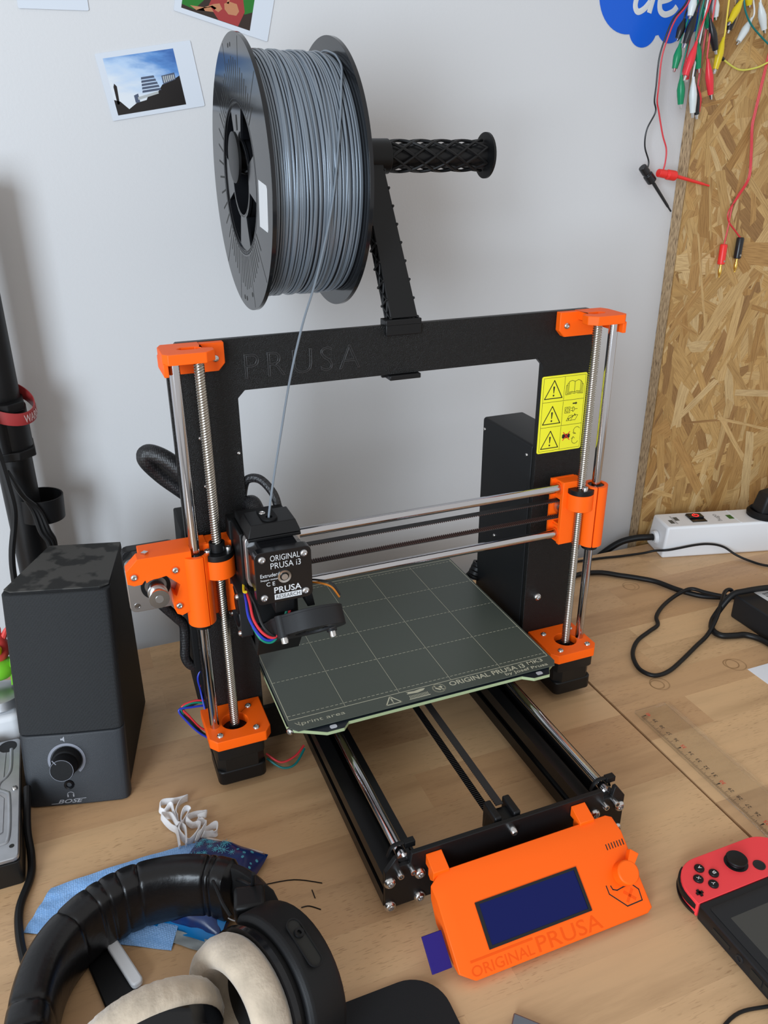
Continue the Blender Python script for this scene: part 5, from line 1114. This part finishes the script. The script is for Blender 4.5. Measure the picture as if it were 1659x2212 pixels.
for (x, y, w, h) in ((14, 14, 6, 11), (24, 22, 6, 11)): plate(q, [(x, y), (x+w, y), (x+w, y+h), (x, y+h)], [], 0.1, PM)
strokes(q, [[(21.5, 12), (21.5, 37)], [(23, 12), (23, 37)]], 0.5, 0.1, PM); build(q, 'rating_print', 'grey_print', PS)
build(plate(MB(), [(100, 18), (107, 18), (107, 30), (100, 30)], [], 0.4, PM), 'indicator_window', 'green_led', PS, weld=True)
q = MB(); strokes(q, [[(110, 6), (110, 44)]], 2.2, 0.5, PM); build(q, 'moulded_ridge', 'white_plastic', PS)
build(MB().ring([(5, 0), (9.5, 0), (8.2, 5), (5, 5)], sq(1.5, 26, 20), -pu, 24), 'cable_gland', 'white_plastic', PS)
build(MB().tube(spline([sq(2, 26, 20), sq(-10, 27, 20), sq(-26, 32, 17), sq(-44, 38, 9), sq(-62, 42, -6), sq(-74, 44, -22), sq(-84, 44, -60)], 7), 4.6, 12), 'supply_cable', 'rubber_black', PS)
PG = thing('power_plug', sq(155, 24, 45), 'black right-angle mains plug in the white power strip', 'plug')
build(MB().lathe([(24, 0.1), (24.5, 5), (21, 9), (18, 5), (0, 5)], sq(155, 24, 45), (0, 0, 1), 36), 'socket_collar', 'black_matte', PG)
build(MB().hexa([sq(140, 10, 50), sq(172, 10, 50), sq(172, 38, 50), sq(140, 38, 50)], [sq(146, 12, 78), sq(168, 12, 84), sq(168, 36, 84), sq(146, 36, 78)]), 'plug_body', 'black_grey', PG, bevel=3)
build(MB().tube(spline([sq(158, 24, 72), sq(172, 26, 82), sq(190, 30, 88), sq(230, 34, 80), sq(300, 40, 62), sq(400, 48, 50)], 5), [9]*8+[8, 7, 6, 5]+[4.2]*14, 12), 'plug_tail', 'black_grey', PG)

# ================================================================== on the wall: instant photos, sticker
def photo(name, c, ang, w, h, iw, ih, io, label, back=0):
    M = axes((c[0], 304.6-back, c[1]), (math.cos(ang), 0, math.sin(ang)), (-math.sin(ang), 0, math.cos(ang)))
    T_ = thing(name, (c[0], 304.8, c[1]-30), label, 'photo', 'instant photos on the wall')
    build(plate(MB(), rrect(-w/2, w/2, -h/2, h/2, 1.2), [], 0.5, M), 'paper_border', 'photo_white', T_, weld=True)
    return T_, M @ Matrix.Translation((io[0], io[1], 0.52))
rc = lambda w, h: [(-w/2, -h/2), (w/2, -h/2), (w/2, h/2), (-w/2, h/2)]
T1, M1 = photo('instant_photo', (-139.7, 566.8), math.radians(9.0), 84.5, 53, 62, 46, (-5.5, -0.3), 'instant photo of buildings under a blue sky left of the spool')
build(plate(MB(), rc(62, 45), [], 0.06, M1), 'sky_print', 'photo_sky', T1)
q = MB(); plate(q, [(-31, -22.5), (31, -22.5), (31, 1), (26, -1), (14, -4), (9, -9), (0, -10), (-3, -14), (-12, -15), (-20, -19), (-26, -12), (-31, -10)], [], 0.04, M1 @ Matrix.Translation((0, 0, 0.07))); plate(q, [(-29, -14), (-27, -14), (-25.5, 0), (-27.2, 2.5), (-28.5, 0)], [], 0.04, M1 @ Matrix.Translation((0, 0, 0.07))); build(q, 'dark_skyline', 'photo_dark', T1)
q = MB()
for k in range(5): plate(q, [(-5+k*0.4, -8+k*2.6), (12-k*0.8, -8+k*2.6), (11.5-k*0.8, -6.2+k*2.6), (-4.5+k*0.4, -6.2+k*2.6)], [], 0.04, M1 @ Matrix.Translation((0, 0, 0.12)))
plate(q, [(15, -4), (27, -1.5), (27, 4), (15, 3)], [], 0.04, M1 @ Matrix.Translation((0, 0, 0.12))); plate(q, [(-13, -15), (-9, -15), (-9, -8), (-13, -9)], [], 0.04, M1 @ Matrix.Translation((0, 0, 0.12))); build(q, 'building_print', 'photo_grey', T1)
q = MB(); plate(q, [(-10, -13), (9, -10.5), (9, -8.5), (-10, -10.8)], [], 0.04, M1 @ Matrix.Translation((0, 0, 0.16)))
for k in range(6): plate(q, [(16+k*1.8, -3+k*.35), (17.1+k*1.8, -2.8+k*.35), (17.1+k*1.8, 2.6), (16+k*1.8, 2.2)], [], 0.04, M1 @ Matrix.Translation((0, 0, 0.16)))
build(q, 'light_facade', 'photo_light', T1)
T2, M2 = photo('instant_photo', (-213.5, 644.5), math.radians(0.8), 55.8, 53, 46, 46, (0, 0), 'blank bottom border of an instant photo at the top left corner')
build(plate(MB(), rc(46, 30), [], 0.06, M2 @ Matrix.Translation((0, 6, 0))), 'photo_print', 'photo_grey', T2)
T3, M3 = photo('instant_photo', (-66, 637.5), math.radians(-14.3), 85.5, 54, 62, 46, (-5.8, 0), 'tilted instant photo of people in green and red above the spool')
q0 = build(plate(MB(), rc(62, 46), [], 0.06, M3), 'photo_print', 'photo_brown', T3)
L1 = M3 @ Matrix.Translation((0, 0, 0.07)); L2_ = M3 @ Matrix.Translation((0, 0, 0.12)); L3_ = M3 @ Matrix.Translation((0, 0, 0.17))
q = MB(); plate(q, [(-31, -20), (-20, -21), (-13, -12), (-10, 0), (-14, 14), (-31, 16)], [], 0.04, L1); build(q, 'green_shirt_print', 'photo_green', T3); q = MB(); plate(q, [(31, -8), (24, -12), (18, 2), (22, 16), (31, 14)], [], 0.04, L1); build(q, 'green_shirt_print', 'photo_green', T3)
q = MB(); plate(q, [(-8, -14), (2, -22.8), (20, -22.8), (24, -10), (18, 8), (6, 12), (-2, 6)], [], 0.04, L2_); build(q, 'red_shirt_print', 'photo_red', T3)
q = MB(); plate(q, [(-12, -6), (-4, -8), (0, 2), (-4, 14), (-12, 12)], [], 0.04, L2_ @ Matrix.Translation((0, 0, 0.02))); build(q, 'pink_shirt_print', 'photo_pink', T3)
q = MB(); plate(q, [(-24, -19), (-18, -21), (-4, -12), (1, -10), (4, -13.5), (1, -17), (-3, -18), (-6, -15), (-12, -17)], [], 0.04, L3_); plate(q, [(5, -9), (9, -6), (16, -6), (19, -11), (17, -15), (10, -16), (6, -13)], [], 0.04, L3_); plate(q, [(7, -8), (9, -8), (9.6, -2), (7.6, -2)], [], 0.04, L3_); build(q, 'hands_print', 'photo_skin', T3)
cl_ = thing('cloud_sticker', (395, 304.8, 610), 'blue scalloped cloud sticker with white lettering beside the strand board', 'sticker')
def scallop():
    pts = []
    for (cx, cz, r, a0, a1) in ((366, 660, 38.5, 160, 268), (388, 628, 18.2, 200, 340), (424, 633, 18, 215, 325), (448, 656, 30, 250, 380), (430, 700, 40, 0, 110), (380, 705, 36, 40, 170)):
        for k in range(15): a = math.radians(a0+(a1-a0)*k/14); pts.append((cx+r*math.cos(a), cz+r*math.sin(a)))
    return pts
build(plate(MB(), scallop(), [], 0.5, XZ(304.9)), 'blue_sheet', 'cloud_blue', cl_, weld=True)
q = MB(); 
def pen(pts, r): q.tube([(x, 304.2, z) for x, z in [(p.x, p.y) for p in spline([(a, b, 0) for a, b in pts], 8)]], r, 8, flat=(r, 0.35), up=(0, 1, 0))
pen([(404, 712), (400, 680), (398, 664), (396, 655), (393, 642.5)], 3.2); pen([(396, 664), (386, 668), (377, 660), (374, 649), (378, 643), (386, 646), (393, 653)], 3.2)
pen([(407, 654), (418, 657), (425, 663), (421, 669), (412, 666), (406, 656), (407, 646), (414, 642), (424, 645), (429, 650)], 3.2)
build(q, 'white_lettering', 'white_label', cl_)

# ================================================================== test leads hanging over the board
def lead(boot, top, tip, wire_pts, wm, label, y=276.0, w=3.3, grp='alligator clip leads'):
    a, b = Vector((top[0], y, top[1])), Vector((tip[0], y, tip[1])); d = (b-a); L_ = d.length; d.normalize()
    T_ = thing('alligator_lead', (tip[0], y, tip[1]), label, 'test lead', grp)
    l2 = L_*0.87
    bt = MB(); pts = [a+d*(l2*t) for t in (0, 0.12, 0.3, 0.5, 0.7, 0.88, 1.0)]; bt.tube(pts, [1.5, 1.9, 3.4, 4.4, 4.0, 3.3, 3.0], 12, flat=None); build(bt, 'clip_boot', boot, T_, ang=60)
    build(MB().loft([[b+(-d*L_*0.2)+Vector(q) for q in ((-1.4, -1.6, 0), (1.4, -1.6, 0), (1.4, 1.6, 0), (-1.4, 1.6, 0))], [b+Vector(q) for q in ((-0.9, -1.0, 0), (0.9, -1.0, 0), (0.9, 1.0, 0), (-0.9, 1.0, 0))]]), 'metal_jaw', 'steel', T_, bevel=0.2)
    build(MB().tube(spline([(x, yy, z) for x, yy, z in wire_pts]+[tuple(a+d*2)], 6), 0.95, 8), 'wire', wm, T_)
    return T_
BOOTS = {'white': ('boot_white', 'wire_white'), 'black': ('boot_black', 'wire_black'), 'green': ('boot_green', 'wire_green'), 'red': ('boot_red', 'wire_red'), 'yellow': ('boot_yellow', 'wire_yellow')}
CL = [('white', (417.5, 656), (414.5, 632.7), 'white alligator clip overlapping the blue cloud sticker', 264), ('black', (413.1, 634), (406.8, 612.9), 'thin black alligator clip leftmost over the cloud sticker', 270), ('black', (420.5, 639), (410.1, 606.1), 'fat black alligator clip below the white one on the sticker', 262),
 ('green', (410.1, 611), (406.2, 583.9), 'leftmost green alligator clip beside the sticker edge', 268), ('red', (422.8, 612), (412.7, 575.4), 'red alligator clip in front of the leftmost green one', 258), ('green', (428.7, 617), (437.9, 583.6), 'green alligator clip between the two upper red clips', 266), ('green', (420.1, 582), (424.6, 549.1), 'green alligator clip hanging lowest of the green ones', 272),
 ('white', (431.6, 580), (438.0, 539.7), 'white alligator clip hanging lowest of the bunch', 266), ('black', (439.8, 575), (449.4, 538.7), 'black alligator clip hanging lowest, right of the low white one', 272), ('red', (444.2, 597), (456.8, 557.9), 'large red alligator clip at the board edge', 262), ('red', (450.1, 572), (454.6, 542.5), 'lowest red alligator clip behind the low black one', 278),
 ('black', (439.9, 634), (454.8, 601.4), 'black alligator clip left of the hanging yellow clip', 262), ('green', (439.8, 645), (450.7, 625.4), 'short green alligator clip near the top behind black clip', 274), ('white', (447.2, 657), (452.6, 633.8), 'white alligator clip at the top edge over the board', 268), ('yellow', (469.0, 619), (462.8, 583.7), 'yellow alligator clip hanging alone on a yellow wire', 270),
 ('yellow', (483.3, 655), (468.7, 629.5), 'tilted yellow alligator clip near the top of the board', 266), ('black', (484.6, 650), (478.9, 623.4), 'black alligator clip behind the tilted yellow clip', 276), ('white', (507.7, 639), (491.6, 612.8), 'slanted white alligator clip alone on the board', 274), ('white', (507.7, 653), (521.5, 624.0), 'white alligator clip at the upper right of the board', 266), ('yellow', (495.4, 664), (499.3, 648.2), 'yellow alligator clip tip at the top right edge', 272), ('red', (427.3, 597), (431.4, 575), 'small dark red alligator clip hidden behind green clips', 276)]
for i, (c, tp_, ti_, lab, y) in enumerate(CL):
    bm_, wm_ = BOOTS[c]; dx = tp_[0]-ti_[0]
    w_ = [(tp_[0]+dx*0.6+(455-tp_[0])*0.5, y-4, 720), (tp_[0]+dx*0.35+(455-tp_[0])*0.25, y-1, (tp_[1]+700)/2), (tp_[0]+dx*0.12, y, tp_[1]+6)]
    lead(bm_, tp_, ti_, w_, wm_, lab, y)
def cable_y(pts, r, m, parent, name='wire'): return build(MB().tube(spline(pts, 7), r, 8), name, m, parent)
gb = thing('test_hook_lead', (404, 290, 442), 'black test hook on a black wire hanging at the white wall', 'test lead')
cable_y([(417, 268, 690), (414, 270, 652), (402.5, 275, 634), (397, 277, 617.7), (393.4, 279, 597.8), (395.3, 281, 572), (397, 283, 557), (401, 284, 546), (393.7, 286, 528.5), (395.2, 288, 511.4), (402.9, 288, 495.8), (402, 288, 487)], 0.9, 'wire_black', gb)
a_, b_ = Vector((395.7, 287, 488.5)), Vector((443, 287, 441)); d = (Vector((412, 287, 473))-a_).normalized(); bb = a_+d*24
build(MB().lathe([(4.6, 0), (4.9, 9), (3.9, 9.5), (3.9, 11), (5.6, 12), (5.6, 22), (3, 24)], a_-d*2, d, 12), 'hook_grip', 'boot_black', gb, bevel=0.3); build(MB().tube([bb, bb+(b_-bb)*0.8, bb+(b_-bb)*0.86, b_], [2.0, 1.6, 1.1, 1.0], 10), 'hook_stem', 'boot_black', gb)
gr = thing('test_hook_lead', (440, 290, 468), 'red test hook on a red wire reaching over the board edge', 'test lead')
cable_y([(419, 268, 690), (416, 269, 652), (405, 274, 634), (399.5, 276, 617.7), (396, 278, 597.8), (398, 280, 572), (400, 282, 557), (404.4, 283, 547), (412.9, 282, 523.4), (418.9, 280, 508.7), (420.0, 280, 495.6), (418.6, 280, 487)], 0.9, 'wire_red', gr)
a_, b_ = Vector((413, 280, 483.5)), Vector((488, 280, 468.6)); d = (Vector((440, 280, 479.5))-a_).normalized(); bb = a_+d*26
build(MB().lathe([(4.4, 0), (4.7, 10), (3.9, 10.5), (3.9, 12), (5.6, 13), (5.6, 24), (3, 26)], a_-d*1, d, 12), 'hook_grip', 'grab_red', gr, bevel=0.3); build(MB().tube([bb, bb+(b_-bb)*0.8, bb+(b_-bb)*0.86, b_], [2.0, 1.6, 1.1, 1.2], 10), 'hook_stem', 'grab_red', gr)
def banana(top, tip, wire, m, label):
    T_ = thing('banana_plug_lead', (tip[0], 282, tip[1]), label, 'test lead'); a, b = Vector((top[0], 281, top[1])), Vector((tip[0], 281, tip[1])); d = (b-a).normalized(); L_ = (b-a).length
    build(MB().lathe([(3.6, 0), (4.5, 1.5), (4.5, L_*0.58), (3.8, L_*0.6)], a, d, 18), 'plug_sleeve', m, T_, bevel=0.2)
    build(MB().lathe([(1.3, L_*0.6), (1.3, L_*0.68), (2.3, L_*0.76), (2.1, L_*0.88), (1.2, L_*0.94), (1.2, L_*0.99), (0, L_)], a, d, 14), 'gold_pin', 'gold', T_)
    build(MB().cyl(a+d*L_*0.5+Vector((0.5, -4.6, 0)), a+d*L_*0.5+Vector((0.5, -3.8, 0)), 1.3, n=12), 'set_screw', 'brass_steel', T_)
    cable_y([(x, 282.5, z) for x, z in wire]+[tuple(a+d*1)], 0.95, 'wire_red', T_)
trunk = [(560, 690), (548, 600), (542.5, 548), (541.7, 530.6), (546.8, 503.6), (549.4, 476.0), (537.3, 455.7)]
banana((526.1, 401), (526.5, 361), [(x-1.0, z) for x, z in trunk]+[(530.9, 443.5), (529.7, 419.5)], 'grab_red', 'red banana plug with gold pin on a red wire over the board')
banana((551.0, 408), (550.4, 366), [(x+1.0, z) for x, z in trunk]+[(526.8, 438.9), (529.3, 427.3), (543, 415)], 'boot_black', 'black banana plug with gold pin on a red wire over the board')
jw = thing('jumper_wire', (507, 282, 590), 'yellow jumper wire with black end sleeve across the board', 'wire')
cable_y([(472, 279, 604), (481.3, 280, 599.2), (507.5, 282, 590.0), (530, 281, 592), (546, 279, 598), (575, 276, 612)], 1.0, 'wire_lemon', jw); build(MB().cyl((470, 279, 605), (482, 280, 599), 1.9, n=10), 'end_sleeve', 'boot_black', jw)
for m, pts, lab in (('wire_teal', [(484, 268, 690), (487, 268, 655), (498, 268, 636), (520, 270, 622), (556, 272, 604)], 'teal jumper wire slanting across the top right of the board'), ('wire_purple', [(531, 274, 690), (533, 275, 655), (540, 277, 628), (552, 279, 606)], 'dark purple jumper wire at the top right edge')):
    tag(build(MB().tube(spline(pts, 7), 1.0, 8), 'jumper_wire', m, None), lab, 'wire')
